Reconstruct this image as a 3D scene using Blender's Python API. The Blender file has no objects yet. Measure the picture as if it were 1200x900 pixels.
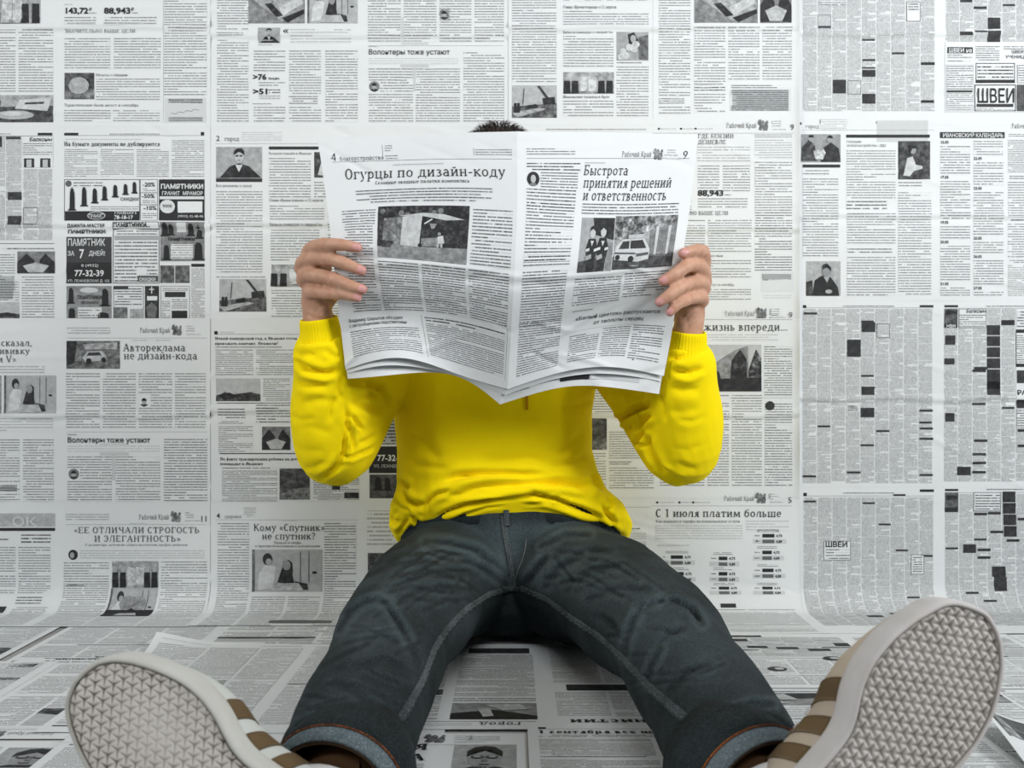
import bpy, bmesh, math, random
import numpy as np
from mathutils import Vector, Matrix

# ------------------------------------------------------------------ camera, light, exposure
SC = bpy.context.scene
COL = SC.collection
F = 1172.0            # focal length in pixels of the 1200 x 900 frame
HC = 0.452            # camera height
cam_d = bpy.data.cameras.new('camera')
cam_d.sensor_width = 36.0
cam_d.lens = F / 1200 * 36.0
cam_d.clip_start = 0.05
cam_d.dof.use_dof = True
cam_d.dof.focus_distance = 1.56
cam_d.dof.aperture_fstop = 9.0
cam = bpy.data.objects.new('camera', cam_d)
cam.location = (0, 0, HC)
cam.rotation_euler = (math.pi / 2, 0, 0)
COL.objects.link(cam)
SC.camera = cam

world = bpy.data.worlds.new('world')
SC.world = world
world.use_nodes = True
world.node_tree.nodes['Background'].inputs['Color'].default_value = (0.93, 0.97, 1.0, 1)
world.node_tree.nodes['Background'].inputs['Strength'].default_value = 0.09

def area(name, loc, target, size, size_y, power, color=(1, 1, 1)):
    d = bpy.data.lights.new(name, 'AREA')
    d.shape = 'RECTANGLE'; d.size = size; d.size_y = size_y
    d.energy = power; d.color = color
    o = bpy.data.objects.new(name, d)
    o.location = loc
    v = Vector(target) - Vector(loc)
    o.rotation_euler = v.to_track_quat('-Z', 'Y').to_euler()
    d.spread = math.radians(125)
    COL.objects.link(o)
    return o
area('softbox_key', (2.15, 0.30, 1.40), (0.15, 2.0, 0.95), 0.8, 0.8, 22.0)
area('softbox_fill', (-2.05, 0.30, 1.40), (-0.1, 2.0, 0.95), 0.8, 0.8, 12.5, (1.0, 0.985, 0.97))
area('softbox_front', (0.35, -0.25, 2.15), (0.1, 2.0, 1.0), 1.0, 0.8, 11.0)
SC.view_settings.view_transform = 'Standard'
SC.view_settings.look = 'None'
SC.view_settings.gamma = 1.0
SC.view_settings.use_curve_mapping = False
SC.view_settings.exposure = 0.10

# ------------------------------------------------------------------ helpers
def PX(px, py, Y):
    """point seen at pixel (px, py) at depth Y"""
    return np.array([(px - 600) * Y / F, Y, HC - (py - 450) * Y / F])

def proj(P):
    P = np.asarray(P)
    return np.stack([600 + F * P[..., 0] / P[..., 1], 450 - F * (P[..., 2] - HC) / P[..., 1]], -1)

def sm(a, b, x):
    t = np.clip((x - a) / (b - a), 0, 1)
    return t * t * (3 - 2 * t)

def new_mat(name):
    m = bpy.data.materials.new(name); m.use_nodes = True
    nt = m.node_tree; nt.nodes.clear()
    out = nt.nodes.new('ShaderNodeOutputMaterial')
    b = nt.nodes.new('ShaderNodeBsdfPrincipled')
    nt.links.new(b.outputs[0], out.inputs['Surface'])
    return m, nt, b

class NB:
    """small node-building helper"""
    def __init__(s, nt): s.nt = nt
    def n(s, t, **kw):
        x = s.nt.nodes.new(t)
        for k, v in kw.items(): setattr(x, k, v)
        return x
    def put(s, sock, v):
        if isinstance(v, (int, float)): sock.default_value = v
        elif isinstance(v, tuple): sock.default_value = v
        else: s.nt.links.new(v, sock)
    def math(s, op, a, b=None, c=None, clamp=False):
        x = s.n('ShaderNodeMath', operation=op); x.use_clamp = clamp
        for i, v in enumerate((a, b, c)):
            if v is not None: s.put(x.inputs[i], v)
        return x.outputs[0]
    def mixc(s, f, a, b):
        x = s.n('ShaderNodeMix', data_type='RGBA')
        s.put(x.inputs[0], f); s.put(x.inputs[6], a); s.put(x.inputs[7], b)
        return x.outputs[2]
    def attr(s, name):
        return s.n('ShaderNodeAttribute', attribute_name=name)
    def comb(s, x, y, z):
        c = s.n('ShaderNodeCombineXYZ')
        for i, v in enumerate((x, y, z)): s.put(c.inputs[i], v)
        return c.outputs[0]
    def noise(s, vec, scale, detail=2, rough=.5, out='Fac'):
        x = s.n('ShaderNodeTexNoise')
        if vec is not None: s.nt.links.new(vec, x.inputs['Vector'])
        x.inputs['Scale'].default_value = scale
        x.inputs['Detail'].default_value = detail
        x.inputs['Roughness'].default_value = rough
        return x.outputs[out]
    def ramp(s, fac, stops):
        x = s.n('ShaderNodeValToRGB')
        e = x.color_ramp.elements
        while len(e) < len(stops): e.new(.5)
        for i, (p, c) in enumerate(stops):
            e[i].position = p; e[i].color = (*c, 1) if len(c) == 3 else c
        s.put(x.inputs[0], fac)
        return x.outputs[0]
    def bump(s, h, strength, dist=.001):
        x = s.n('ShaderNodeBump')
        x.inputs['Strength'].default_value = strength
        x.inputs['Distance'].default_value = dist
        s.put(x.inputs['Height'], h)
        return x.outputs[0]

PAPER = (0.735, 0.77, 0.785)

def mat_paper():
    m, nt, b = new_mat('newsprint_paper'); k = NB(nt)
    geo = k.n('ShaderNodeNewGeometry')
    f = k.noise(geo.outputs['Position'], 9, 3)
    c = k.mixc(f, (PAPER[0] * .97, PAPER[1] * .97, PAPER[2] * .97, 1), (PAPER[0] * 1.03, PAPER[1] * 1.03, PAPER[2] * 1.03, 1))
    nt.links.new(c, b.inputs['Base Color'])
    b.inputs['Roughness'].default_value = .75
    b.inputs['Specular IOR Level'].default_value = .25
    h = k.noise(geo.outputs['Position'], 45, 2)
    nt.links.new(k.bump(h, .35, .002), b.inputs['Normal'])
    return m

def mat_text():
    """lines of small type: U,V in line heights, one row of words per line"""
    m, nt, b = new_mat('newsprint_small_type'); k = NB(nt)
    tc = k.attr('tc'); un = k.attr('un').outputs['Fac']; ink = k.attr('ink').outputs['Fac']
    sp = k.n('ShaderNodeSeparateXYZ'); nt.links.new(tc.outputs['Vector'], sp.inputs[0])
    U, V, S = sp.outputs
    line = k.math('FLOOR', V); fr = k.math('FRACT', V)
    lid = k.math('ADD', k.math('MULTIPLY', line, 3.71), S)
    # height band of a line
    up = k.math('SMOOTH_MIN', k.math('MULTIPLY', k.math('SUBTRACT', fr, .24), 9.0, clamp=True), 1.0, 0.0)
    dn = k.math('MULTIPLY', k.math('SUBTRACT', .78, fr), 9.0, clamp=True)
    band = k.math('MULTIPLY', up, dn)
    wn = k.n('ShaderNodeTexWhiteNoise', noise_dimensions='1D'); nt.links.new(lid, wn.inputs['W'])
    r = wn.outputs['Value']
    wn2 = k.n('ShaderNodeTexWhiteNoise', noise_dimensions='1D'); nt.links.new(k.math('ADD', lid, 51.3), wn2.inputs['W'])
    endp = k.math('ADD', .25, k.math('MULTIPLY', wn2.outputs['Value'], .7))
    isend = k.math('LESS_THAN', r, .13)
    past = k.math('MULTIPLY', isend, k.math('GREATER_THAN', un, endp))
    full = k.math('SUBTRACT', 1.0, past)
    isind = k.math('MULTIPLY', k.math('GREATER_THAN', r, .9), k.math('LESS_THAN', un, .1))
    full = k.math('MULTIPLY', full, k.math('SUBTRACT', 1.0, isind))
    words = k.noise(k.comb(U, k.math('MULTIPLY', lid, 7.3), 0.0), .75, 0.0)
    w = k.math('MULTIPLY', k.math('SUBTRACT', k.math('ABSOLUTE', k.math('SUBTRACT', words, .5)), .008), 50.0, clamp=True)
    let = k.noise(k.comb(U, lid, 3.0), 4.2, 1.0)
    let = k.math('MULTIPLY_ADD', let, .8, .42, clamp=True)
    a = k.math('MULTIPLY', k.math('MULTIPLY', band, w), k.math('MULTIPLY', full, let))
    fine = k.math('MULTIPLY', k.math('SUBTRACT', ink, 1.25), 8.0, clamp=True)   # type too small to tell the lines apart
    speck = k.math('MULTIPLY_ADD', k.noise(k.comb(U, lid, 9.0), 1.6, 2.0), .75, -.02)
    a = k.math('ADD', k.math('MULTIPLY', k.math('MULTIPLY', a, ink, clamp=True), k.math('SUBTRACT', 1.0, fine)), k.math('MULTIPLY', k.math('MULTIPLY', speck, full), fine))
    c = k.mixc(a, (*PAPER, 1), (.03, .032, .035, 1))
    nt.links.new(c, b.inputs['Base Color'])
    b.inputs['Roughness'].default_value = .7
    b.inputs['Specular IOR Level'].default_value = .25
    return m

def mat_ink():
    m, nt, b = new_mat('newsprint_ink'); k = NB(nt)
    ink = k.attr('ink').outputs['Fac']
    ink = k.math('SUBTRACT', 1.0, k.math('POWER', k.math('SUBTRACT', 1.0, ink, clamp=True), 2.0))
    c = k.mixc(ink, (*PAPER, 1), (.020, .021, .023, 1))
    nt.links.new(c, b.inputs['Base Color'])
    b.inputs['Roughness'].default_value = .65
    b.inputs['Specular IOR Level'].default_value = .25
    return m

def mat_photo():
    """printed grey-tone picture: even tone broken up by blotchy detail"""
    m, nt, b = new_mat('newsprint_halftone'); k = NB(nt)
    ink = k.attr('ink').outputs['Fac']
    tc = k.attr('tc').outputs['Vector']
    f1 = k.noise(tc, .33, 4, .65)
    f = k.math('MULTIPLY', k.math('SUBTRACT', f1, .5), 1.5)
    amp = k.attr('un').outputs['Fac']
    v = k.math('ADD', ink, k.math('MULTIPLY', f, amp), clamp=True)
    v = k.math('SUBTRACT', 1.0, k.math('POWER', k.math('SUBTRACT', 1.0, v, clamp=True), 2.0))
    c = k.mixc(v, (PAPER[0] * .93, PAPER[1] * .93, PAPER[2] * .93, 1), (.02, .021, .023, 1))
    nt.links.new(c, b.inputs['Base Color'])
    b.inputs['Roughness'].default_value = .65
    b.inputs['Specular IOR Level'].default_value = .25
    return m

M_PAPER, M_TEXT, M_INK, M_PHOTO = mat_paper(), mat_text(), mat_ink(), mat_photo()

# ------------------------------------------------------------------ lettering
_sans = {}
def sans_glyphs(s, bold):
    """flat outline mesh of a line of sans lettering, 1 = size"""
    key = (s, bold)
    if key in _sans: return _sans[key]
    c = bpy.data.curves.new('lettering', 'FONT')
    c.body = s; c.size = 1.0; c.resolution_u = 2; c.offset = bold; c.fill_mode = 'BOTH'
    o = bpy.data.objects.new('lettering', c)
    me = o.to_mesh()
    n = len(me.vertices)
    co = np.empty(n * 3); me.vertices.foreach_get('co', co)
    me.calc_loop_triangles()
    tr = np.empty(len(me.loop_triangles) * 3, dtype=np.int64); me.loop_triangles.foreach_get('vertices', tr)
    out = (co.reshape(-1, 3)[:, :2].copy(), tr.reshape(-1, 3).copy())
    o.to_mesh_clear()
    bpy.data.objects.remove(o); bpy.data.curves.remove(c)
    _sans[key] = out
    return out

# serif alphabet drawn as strokes: v stem with serifs, u plain stem, h hairline, d diagonal, o bowl
def _G(adv, txt):
    return adv, [(t.split(',')[0], [float(q) for q in t.split(',')[1:]]) for t in txt.split()]
V1 = 'v,.12,0,.48'; V2 = 'v,.42,0,.48'
SERIF = {
 'а': _G(.49, 'o,.22,.33,.16,.16,0,150 u,.36,.02,.34 h,.33,.46,.015 o,.21,.14,.17,.15,40,330'),
 'б': _G(.52, 'o,.26,.23,.21,.25,0,360 d,.08,.26,.15,.56,.07 d,.14,.56,.44,.68,.055'),
 'в': _G(.48, V1 + ' o,.17,.36,.18,.125,-90,90 o,.17,.125,.24,.14,-90,90'),
 'г': _G(.43, V1 + ' h,.06,.4,.462 d,.39,.47,.39,.34,.04'),
 'д': _G(.56, 'd,.14,.02,.22,.47,.045 u,.41,0,.48 h,.17,.47,.465 h,.02,.53,.017 d,.04,.03,.04,-.13,.04 d,.51,.03,.51,-.13,.04'),
 'е': _G(.47, 'o,.24,.24,.2,.25,0,315 h,.08,.42,.25'),
 'ж': _G(.76, 'v,.38,0,.48 d,.37,.24,.1,.47,.05 d,.37,.24,.06,.02,.075 d,.39,.24,.66,.47,.05 d,.39,.24,.7,.02,.075 h,0,.12,.015 h,.64,.76,.015'),
 'з': _G(.43, 'o,.19,.36,.17,.125,-90,140 o,.19,.125,.2,.14,-140,90'),
 'и': _G(.55, V1 + ' ' + V2 + ' d,.14,.06,.4,.43,.045'),
 'й': _G(.55, V1 + ' ' + V2 + ' d,.14,.06,.4,.43,.045 o,.27,.64,.11,.09,180,360'),
 'к': _G(.51, V1 + ' d,.16,.24,.42,.46,.05 d,.2,.27,.45,.02,.085 h,.36,.51,.015 h,.34,.48,.465'),
 'л': _G(.53, 'v,.41,0,.48 d,.2,.46,.1,.04,.05 h,.16,.42,.462 o,.07,.05,.05,.05,180,360'),
 'м': _G(.68, 'd,.1,0,.14,.48,.045 d,.16,.47,.33,.05,.08 d,.33,.05,.51,.46,.045 u,.56,0,.48 h,.03,.18,.015 h,.48,.65,.015'),
 'н': _G(.55, V1 + ' ' + V2 + ' h,.12,.42,.25'),
 'о': _G(.5, 'o,.25,.24,.21,.25,0,360'),
 'п': _G(.55, V1 + ' ' + V2 + ' h,.1,.44,.462'),
 'р': _G(.52, 'v,.12,-.2,.48 o,.26,.24,.2,.25,-140,140'),
 'с': _G(.44, 'o,.24,.24,.2,.25,45,315'),
 'т': _G(.48, 'v,.24,0,.48 h,.04,.44,.462 d,.05,.47,.05,.34,.04 d,.43,.47,.43,.34,.04'),
 'у': _G(.49, 'd,.09,.46,.27,.04,.085 d,.43,.46,.2,-.12,.045 d,.2,-.12,.07,-.18,.06 h,.02,.18,.465 h,.34,.49,.465'),
 'ф': _G(.66, 'v,.33,-.2,.7 o,.33,.24,.28,.25,0,360'),
 'х': _G(.5, 'd,.09,.46,.41,.02,.085 d,.41,.46,.09,.02,.045 h,.02,.18,.465 h,.34,.48,.465 h,.02,.18,.015 h,.32,.5,.015'),
 'ц': _G(.56, V1 + ' ' + V2 + ' h,.1,.52,.018 d,.51,.03,.51,-.13,.04'),
 'ч': _G(.51, 'v,.4,0,.48 u,.12,.28,.48 h,.05,.2,.465 o,.26,.32,.16,.12,180,320'),
 'ш': _G(.78, V1 + ' v,.39,0,.48 v,.66,0,.48 h,.1,.68,.018'),
 'щ': _G(.8, V1 + ' v,.39,0,.48 v,.66,0,.48 h,.1,.76,.018 d,.75,.03,.75,-.13,.04'),
 'ъ': _G(.52, 'v,.18,0,.48 h,.02,.2,.462 o,.23,.135,.24,.15,-90,90'),
 'ь': _G(.46, V1 + ' o,.17,.135,.24,.15,-90,90'),
 'ы': _G(.66, V1 + ' o,.15,.135,.22,.15,-90,90 v,.53,0,.48'),
 'э': _G(.44, 'o,.19,.24,.2,.25,-140,140 h,.14,.36,.25'),
 'ю': _G(.74, V1 + ' o,.5,.24,.2,.25,0,360 h,.12,.32,.25'),
 'я': _G(.48, 'v,.36,0,.48 o,.33,.34,.2,.14,90,270 d,.28,.22,.1,.02,.07 h,.02,.14,.015'),
 'А': _G(.66, 'd,.1,.02,.33,.7,.045 d,.56,.02,.33,.7,.09 h,.18,.48,.24 h,.02,.2,.015 h,.44,.66,.015'),
 'Б': _G(.58, 'v,.13,0,.7 h,.1,.47,.68 d,.46,.7,.46,.56,.04 o,.18,.2,.33,.21,-90,90'),
 'Е': _G(.57, 'v,.13,0,.7 h,.1,.49,.68 h,.12,.4,.36 h,.1,.5,.018 d,.48,.7,.48,.57,.04 d,.49,.02,.49,.14,.04'),
 'Р': _G(.56, 'v,.13,0,.7 o,.18,.51,.3,.2,-90,90'),
 'У': _G(.62, 'd,.1,.68,.33,.24,.09 d,.54,.68,.24,.06,.045 d,.24,.06,.12,.02,.07 h,.02,.2,.685 h,.44,.62,.685'),
 'V': _G(.64, 'd,.1,.68,.33,.0,.09 d,.56,.68,.33,.0,.045 h,.02,.2,.685 h,.44,.64,.685'),
 '1': _G(.42, 'v,.22,0,.7 d,.22,.69,.08,.6,.05'),
 '7': _G(.46, 'h,.05,.42,.67 d,.41,.67,.18,0,.07'),
 '2': _G(.48, 'o,.23,.52,.18,.18,-40,170 d,.36,.42,.06,.03,.05 h,.05,.44,.03'),
 '4': _G(.5, 'u,.33,0,.7 d,.33,.68,.04,.2,.04 h,.03,.46,.2'),
 '5': _G(.48, 'h,.12,.42,.67 u,.12,.36,.69 o,.2,.22,.22,.22,-130,110'),
 '9': _G(.5, 'o,.24,.47,.2,.22,0,360 d,.42,.45,.16,0,.06'),
 '-': _G(.34, 'h,.05,.29,.235 h,.05,.29,.255'),
 '.': _G(.24, 'o,.11,.05,.05,.05,0,360'),
 ',': _G(.24, 'o,.11,.05,.05,.05,0,360 d,.14,.04,.07,-.1,.04'),
 '?': _G(.42, 'o,.19,.53,.16,.16,-90,170 d,.19,.38,.19,.2,.06 o,.19,.05,.05,.05,0,360'),
 '«': _G(.44, 'd,.22,.42,.08,.25,.05 d,.08,.25,.22,.08,.05 d,.38,.42,.24,.25,.05 d,.24,.25,.38,.08,.05'),
 '»': _G(.44, 'd,.08,.42,.22,.25,.05 d,.22,.25,.08,.08,.05 d,.24,.42,.38,.25,.05 d,.38,.25,.24,.08,.05'),
 ' ': _G(.25, ''),
}
SERIF['…'] = (.7, [(t, [a[0] + d] + a[1:]) for d in (0, .22, .44) for t, a in SERIF['.'][1]])

def _serif_char(ch, wt):
    up = False
    g = SERIF.get(ch)
    if g is None and ch.lower() in SERIF:
        g = SERIF[ch.lower()]; up = True
    if g is None: g = SERIF['о']
    kx, ky = (1.24, 1.46) if up else (1, 1)
    T = .085 * wt * (1.12 if up else 1); Hh = .048 * (1 + .5 * (wt - 1))
    V, Q = [], []
    def quad(*p):
        b = len(V); V.extend(p); Q.append((b, b + 1, b + 2)); Q.append((b, b + 2, b + 3))
    def bar(x0, y0, x1, y1): quad((x0, y0), (x1, y0), (x1, y1), (x0, y1))
    for t, a in g[1]:
        if t in 'vu':
            x, y0, y1 = a[0] * kx, a[1] * ky, a[2] * ky
            bar(x - T / 2, y0, x + T / 2, y1)
            if t == 'v':
                bar(x - T / 2 - .055, y0, x + T / 2 + .055, y0 + Hh); bar(x - T / 2 - .055, y1 - Hh, x + T / 2 + .03, y1)
        elif t == 'h':
            y = a[2] * ky; bar(a[0] * kx, y - Hh / 2, a[1] * kx, y + Hh / 2)
        elif t == 'd':
            p, q = np.array([a[0] * kx, a[1] * ky]), np.array([a[2] * kx, a[3] * ky])
            d = q - p; d /= np.hypot(*d) + 1e-9; w = max(a[4], .056) * wt / 2
            nn = np.array([-d[1], d[0]]) * w
            quad(tuple(p + nn), tuple(q + nn), tuple(q - nn), tuple(p - nn))
        elif t == 'o':
            cx, cy, rx, ry = a[0] * kx, a[1] * ky, a[2] * kx, a[3] * ky
            n = 14 if a[5] - a[4] > 200 else 9
            an = np.radians(np.linspace(a[4], a[5], n))
            ix, iy = max(rx - T, 0), max(ry - Hh * 1.2, 0)
            if rx < .06: ix = iy = 0
            for i in range(n - 1):
                c0, s0, c1, s1 = math.cos(an[i]), math.sin(an[i]), math.cos(an[i + 1]), math.sin(an[i + 1])
                quad((cx + rx * c0, cy + ry * s0), (cx + rx * c1, cy + ry * s1), (cx + ix * c1, cy + iy * s1), (cx + ix * c0, cy + iy * s0))
    return g[0] * kx, V, Q

_ser = {}
def serif_glyphs(s, wt=1.0):
    key = (s, wt)
    if key in _ser: return _ser[key]
    x = 0; VV, QQ = [], []
    for ch in s:
        adv, V, Q = _serif_char(ch, wt)
        b = len(VV)
        VV.extend((x + p[0], p[1]) for p in V); QQ.extend((q[0] + b, q[1] + b, q[2] + b) for q in Q)
        x += adv + .03
    _ser[key] = (np.array(VV, dtype=float).reshape(-1, 2), np.array(QQ, dtype=np.int64).reshape(-1, 3))
    return _ser[key]

# ------------------------------------------------------------------ printed sheets
class Sheet:
    """one sheet of newsprint: flat layout (x right, y down) laid over a surface M(x, y) -> points"""
    def __init__(s, M, cell=6.0, step=.0004, side=1, seed=0):
        s.M, s.cell, s.step, s.side = M, cell, step, side
        s.V, s.F3, s.F4, s.A = [], [], [], []
        s.tone = .95; s.n = 0; s.rng = random.Random(seed); s.ox = s.oy = 0
    def _emit(s, xy, faces, mat, layer, ink, tc=None, un=None):
        xy = np.asarray(xy, float)
        n = len(xy)
        if n == 0: return
        P = s.M(xy[:, 0], xy[:, 1])
        if layer:
            e = .5
            du = s.M(xy[:, 0] + e, xy[:, 1]) - s.M(xy[:, 0] - e, xy[:, 1])
            dv = s.M(xy[:, 0], xy[:, 1] + e) - s.M(xy[:, 0], xy[:, 1] - e)
            N = np.cross(dv, du); N /= np.linalg.norm(N, axis=1, keepdims=True) + 1e-12
            P = P + N * (layer * s.step * s.side)
        s.V.append(P)
        ink = np.full(n, ink) if np.isscalar(ink) else ink
        tc = np.zeros((n, 3)) if tc is None else tc
        un = np.zeros(n) if un is None else (np.full(n, un) if np.isscalar(un) else un)
        s.A.append((ink, tc, un))
        f = np.asarray(faces, dtype=np.int64) + s.n
        (s.F3 if f.shape[1] == 3 else s.F4).append((f, mat))
        s.n += n
    def _grid(s, x0, y0, x1, y1, cell=None):
        c = cell or s.cell
        def cuts(a, b):
            k = np.arange(math.floor(a / c) + 1, math.ceil(b / c)) * c
            k = k[(k > a + .12 * c) & (k < b - .12 * c)]
            return np.concatenate([[a], k, [b]])
        xs, ys = cuts(x0, x1), cuts(y0, y1)
        X, Y = np.meshgrid(xs, ys)
        nx, ny = len(xs), len(ys)
        i = (np.arange(ny - 1)[:, None] * nx + np.arange(nx - 1)[None, :]).ravel()
        return np.stack([X.ravel(), Y.ravel()], 1), np.stack([i, i + 1, i + nx + 1, i + nx], 1)
    def paper(s, x0, y0, x1, y1):
        xy, f = s._grid(x0, y0, x1, y1); s._emit(xy, f, 0, 0, 0)
    def box(s, x0, y0, x1, y1, ink=1.0, layer=1):
        xy, f = s._grid(x0 + s.ox, y0 + s.oy, x1 + s.ox, y1 + s.oy); s._emit(xy, f, 2, layer, ink)
    def frame(s, x0, y0, x1, y1, w=.6, ink=.9, layer=1):
        s.box(x0, y0, x1, y0 + w, ink, layer); s.box(x0, y1 - w, x1, y1, ink, layer)
        s.box(x0, y0, x0 + w, y1, ink, layer); s.box(x1 - w, y0, x1, y1, ink, layer)
    def b(s, x0, y0, x1, y1, p=3.1, ink=.85, layer=1):
        """block of small type"""
        if x1 - x0 < 1 or y1 - y0 < 1: return
        xy, f = s._grid(x0 + s.ox, y0 + s.oy, x1 + s.ox, y1 + s.oy)
        p = (y1 - y0) / max(1, round((y1 - y0) / p)); ink = ink * s.tone
        sd = s.rng.uniform(0, 900)
        tc = np.stack([(xy[:, 0] - x0 - s.ox) / p, (xy[:, 1] - y0 - s.oy) / p - 1e-4, np.full(len(xy), sd)], 1)
        s._emit(xy, f, 1, layer, ink, tc, (xy[:, 0] - x0 - s.ox) / (x1 - x0))
    def cols(s, xs, y0, y1, p=3.1, ink=.85, gap=3.5):
        for a, c in zip(xs[:-1], xs[1:]): s.b(a, y0, c - gap, y1, p, ink)
    def pic(s, x0, y0, x1, y1, ink=.5, amp=.5, layer=1):
        xy, f = s._grid(x0 + s.ox, y0 + s.oy, x1 + s.ox, y1 + s.oy)
        q = s.rng.uniform(0, 500)
        tc = np.stack([xy[:, 0] / 2.2, xy[:, 1] / 2.2, np.full(len(xy), q)], 1)
        s._emit(xy, f, 3, layer, ink, tc, amp)
    def poly(s, pts, ink=.8, layer=2, amp=None, mat=None):
        """convex outline"""
        pts = np.asarray(pts, float) + (s.ox, s.oy)
        c = pts.mean(0); V = [c, *pts]; n = len(pts)
        T = [(0, 1 + i, 1 + (i + 1) % n) for i in range(n)]
        V, T = np.array(V), np.array(T)
        for _ in range(3):
            e = max(np.linalg.norm(V[T[:, i]] - V[T[:, (i + 1) % 3]], axis=1).max() for i in range(3))
            if e < 1.8 * s.cell: break
            a, bb, cc = V[T[:, 0]], V[T[:, 1]], V[T[:, 2]]
            m = len(V); k = len(T)
            ab, bc, ca = (a + bb) / 2, (bb + cc) / 2, (cc + a) / 2
            V = np.concatenate([V, ab, bc, ca])
            I = np.arange(k); iab, ibc, ica = m + I, m + k + I, m + 2 * k + I
            T = np.concatenate([np.stack([T[:, 0], iab, ica], 1), np.stack([iab, T[:, 1], ibc], 1), np.stack([ica, ibc, T[:, 2]], 1), np.stack([iab, ibc, ica], 1)])
        if amp is None: s._emit(V, T, 2, layer, ink)
        else:
            tc = np.stack([V[:, 0] / 2.2, V[:, 1] / 2.2, np.full(len(V), s.rng.uniform(0, 500))], 1)
            s._emit(V, T, 3, layer, ink, tc, amp)
    def disc(s, cx, cy, rx, ry=None, ink=.8, layer=2, amp=None, n=14):
        ry = ry or rx
        a = np.linspace(0, 2 * np.pi, n, endpoint=False)
        s.poly(np.stack([cx + rx * np.cos(a), cy + ry * np.sin(a)], 1), ink, layer, amp)
    def _letters(s, g, x, y, size, width, ink, layer, slant, anchor):
        V, T = g
        if len(V) == 0: return
        V = V.copy()
        V[:, 0] += V[:, 1] * slant
        w = V[:, 0].max()
        kx = size if width is None else width / w
        if anchor == 'c': x -= w * kx / 2
        elif anchor == 'r': x -= w * kx
        xy = np.stack([x + s.ox + V[:, 0] * kx, y + s.oy - V[:, 1] * size], 1)
        s._emit(xy, T, 2, layer, ink)
    def sans(s, t, x, y, size, width=None, bold=.012, ink=.95, layer=3, slant=0, anchor='l'):
        s._letters(sans_glyphs(t, bold), x, y, size, width, ink, layer, slant, anchor)
    def serif(s, t, x, y, size, width=None, wt=1.0, ink=.92, layer=3, slant=0, anchor='l'):
        s._letters(serif_glyphs(t, wt), x, y, size, width, ink, layer, slant, anchor)
    def rule(s, x0, x1, y, w=.45, ink=.8): s.box(x0, y, x1, y + w, ink)
    def build(s, name, parent=None):
        V = np.concatenate(s.V)
        me = bpy.data.meshes.new(name)
        f3 = np.concatenate([f for f, m in s.F3]) if s.F3 else np.zeros((0, 3), np.int64)
        f4 = np.concatenate([f for f, m in s.F4]) if s.F4 else np.zeros((0, 4), np.int64)
        m3 = np.concatenate([np.full(len(f), m) for f, m in s.F3]) if s.F3 else np.zeros(0, int)
        m4 = np.concatenate([np.full(len(f), m) for f, m in s.F4]) if s.F4 else np.zeros(0, int)
        fill_mesh(me, V, [f4, f3], np.concatenate([m4, m3]))
        for m in (M_PAPER, M_TEXT, M_INK, M_PHOTO): me.materials.append(m)
        for nm, ty, i, key in (('ink', 'FLOAT', 0, 'value'), ('tc', 'FLOAT_VECTOR', 1, 'vector'), ('un', 'FLOAT', 2, 'value')):
            at = me.attributes.new(nm, ty, 'POINT')
            at.data.foreach_set(key, np.concatenate([a[i] for a in s.A]).astype(np.float32).ravel())
        o = bpy.data.objects.new(name, me); COL.objects.link(o)
        if parent: o.parent = parent; o.matrix_parent_inverse = parent.matrix_world.inverted()
        return o

def fill_mesh(me, V, flist, mi=None, smooth=True):
    V = np.asarray(V, np.float32)
    me.vertices.add(len(V)); me.vertices.foreach_set('co', V.ravel())
    flist = [np.asarray(f) for f in flist if len(f)]
    nl = sum(f.size for f in flist); nf = sum(len(f) for f in flist)
    me.loops.add(nl); me.polygons.add(nf)
    me.loops.foreach_set('vertex_index', np.concatenate([f.ravel() for f in flist]).astype(np.int32))
    tot = np.concatenate([np.full(len(f), f.shape[1]) for f in flist]).astype(np.int32)
    st = np.concatenate([[0], np.cumsum(tot)[:-1]]).astype(np.int32)
    me.polygons.foreach_set('loop_start', st)
    me.polygons.foreach_set('loop_total', tot)
    if mi is not None: me.polygons.foreach_set('material_index', np.asarray(mi, np.int32))
    if smooth: me.polygons.foreach_set('use_smooth', np.ones(nf, bool))
    me.update(calc_edges=True)
    me.validate()

def tag(o, label=None, cat=None, group=None, kind=None):
    for k, v in (('label', label), ('category', cat), ('group', group), ('kind', kind)):
        if v: o[k] = v
    return o

def simple_mat(name, col, rough=.6, spec=.4):
    m, nt, b = new_mat(name)
    b.inputs['Base Color'].default_value = (*col, 1); b.inputs['Roughness'].default_value = rough
    b.inputs['Specular IOR Level'].default_value = spec
    return m

def mesh_obj(name, V, F, mat, parent=None, smooth=True, mi=None):
    me = bpy.data.meshes.new(name)
    if isinstance(F, list) and F and isinstance(F[0], np.ndarray): fl = F
    else:
        fl = {}
        for f in F: fl.setdefault(len(f), []).append(f)
        fl = [np.array(v) for v in fl.values()]
    fill_mesh(me, V, fl, mi, smooth)
    for m in (mat if isinstance(mat, (list, tuple)) else [mat]): me.materials.append(m)
    o = bpy.data.objects.new(name, me); COL.objects.link(o)
    if parent: o.parent = parent; o.matrix_parent_inverse = parent.matrix_world.inverted()
    return o

def slab(name, lo, hi, mat):
    x0, y0, z0 = lo; x1, y1, z1 = hi
    V = [(x0, y0, z0), (x1, y0, z0), (x1, y1, z0), (x0, y1, z0), (x0, y0, z1), (x1, y0, z1), (x1, y1, z1), (x0, y1, z1)]
    Fc = [(0, 3, 2, 1), (4, 5, 6, 7), (0, 1, 5, 4), (1, 2, 6, 5), (2, 3, 7, 6), (3, 0, 4, 7)]
    return mesh_obj(name, V, Fc, mat, smooth=False)

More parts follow.
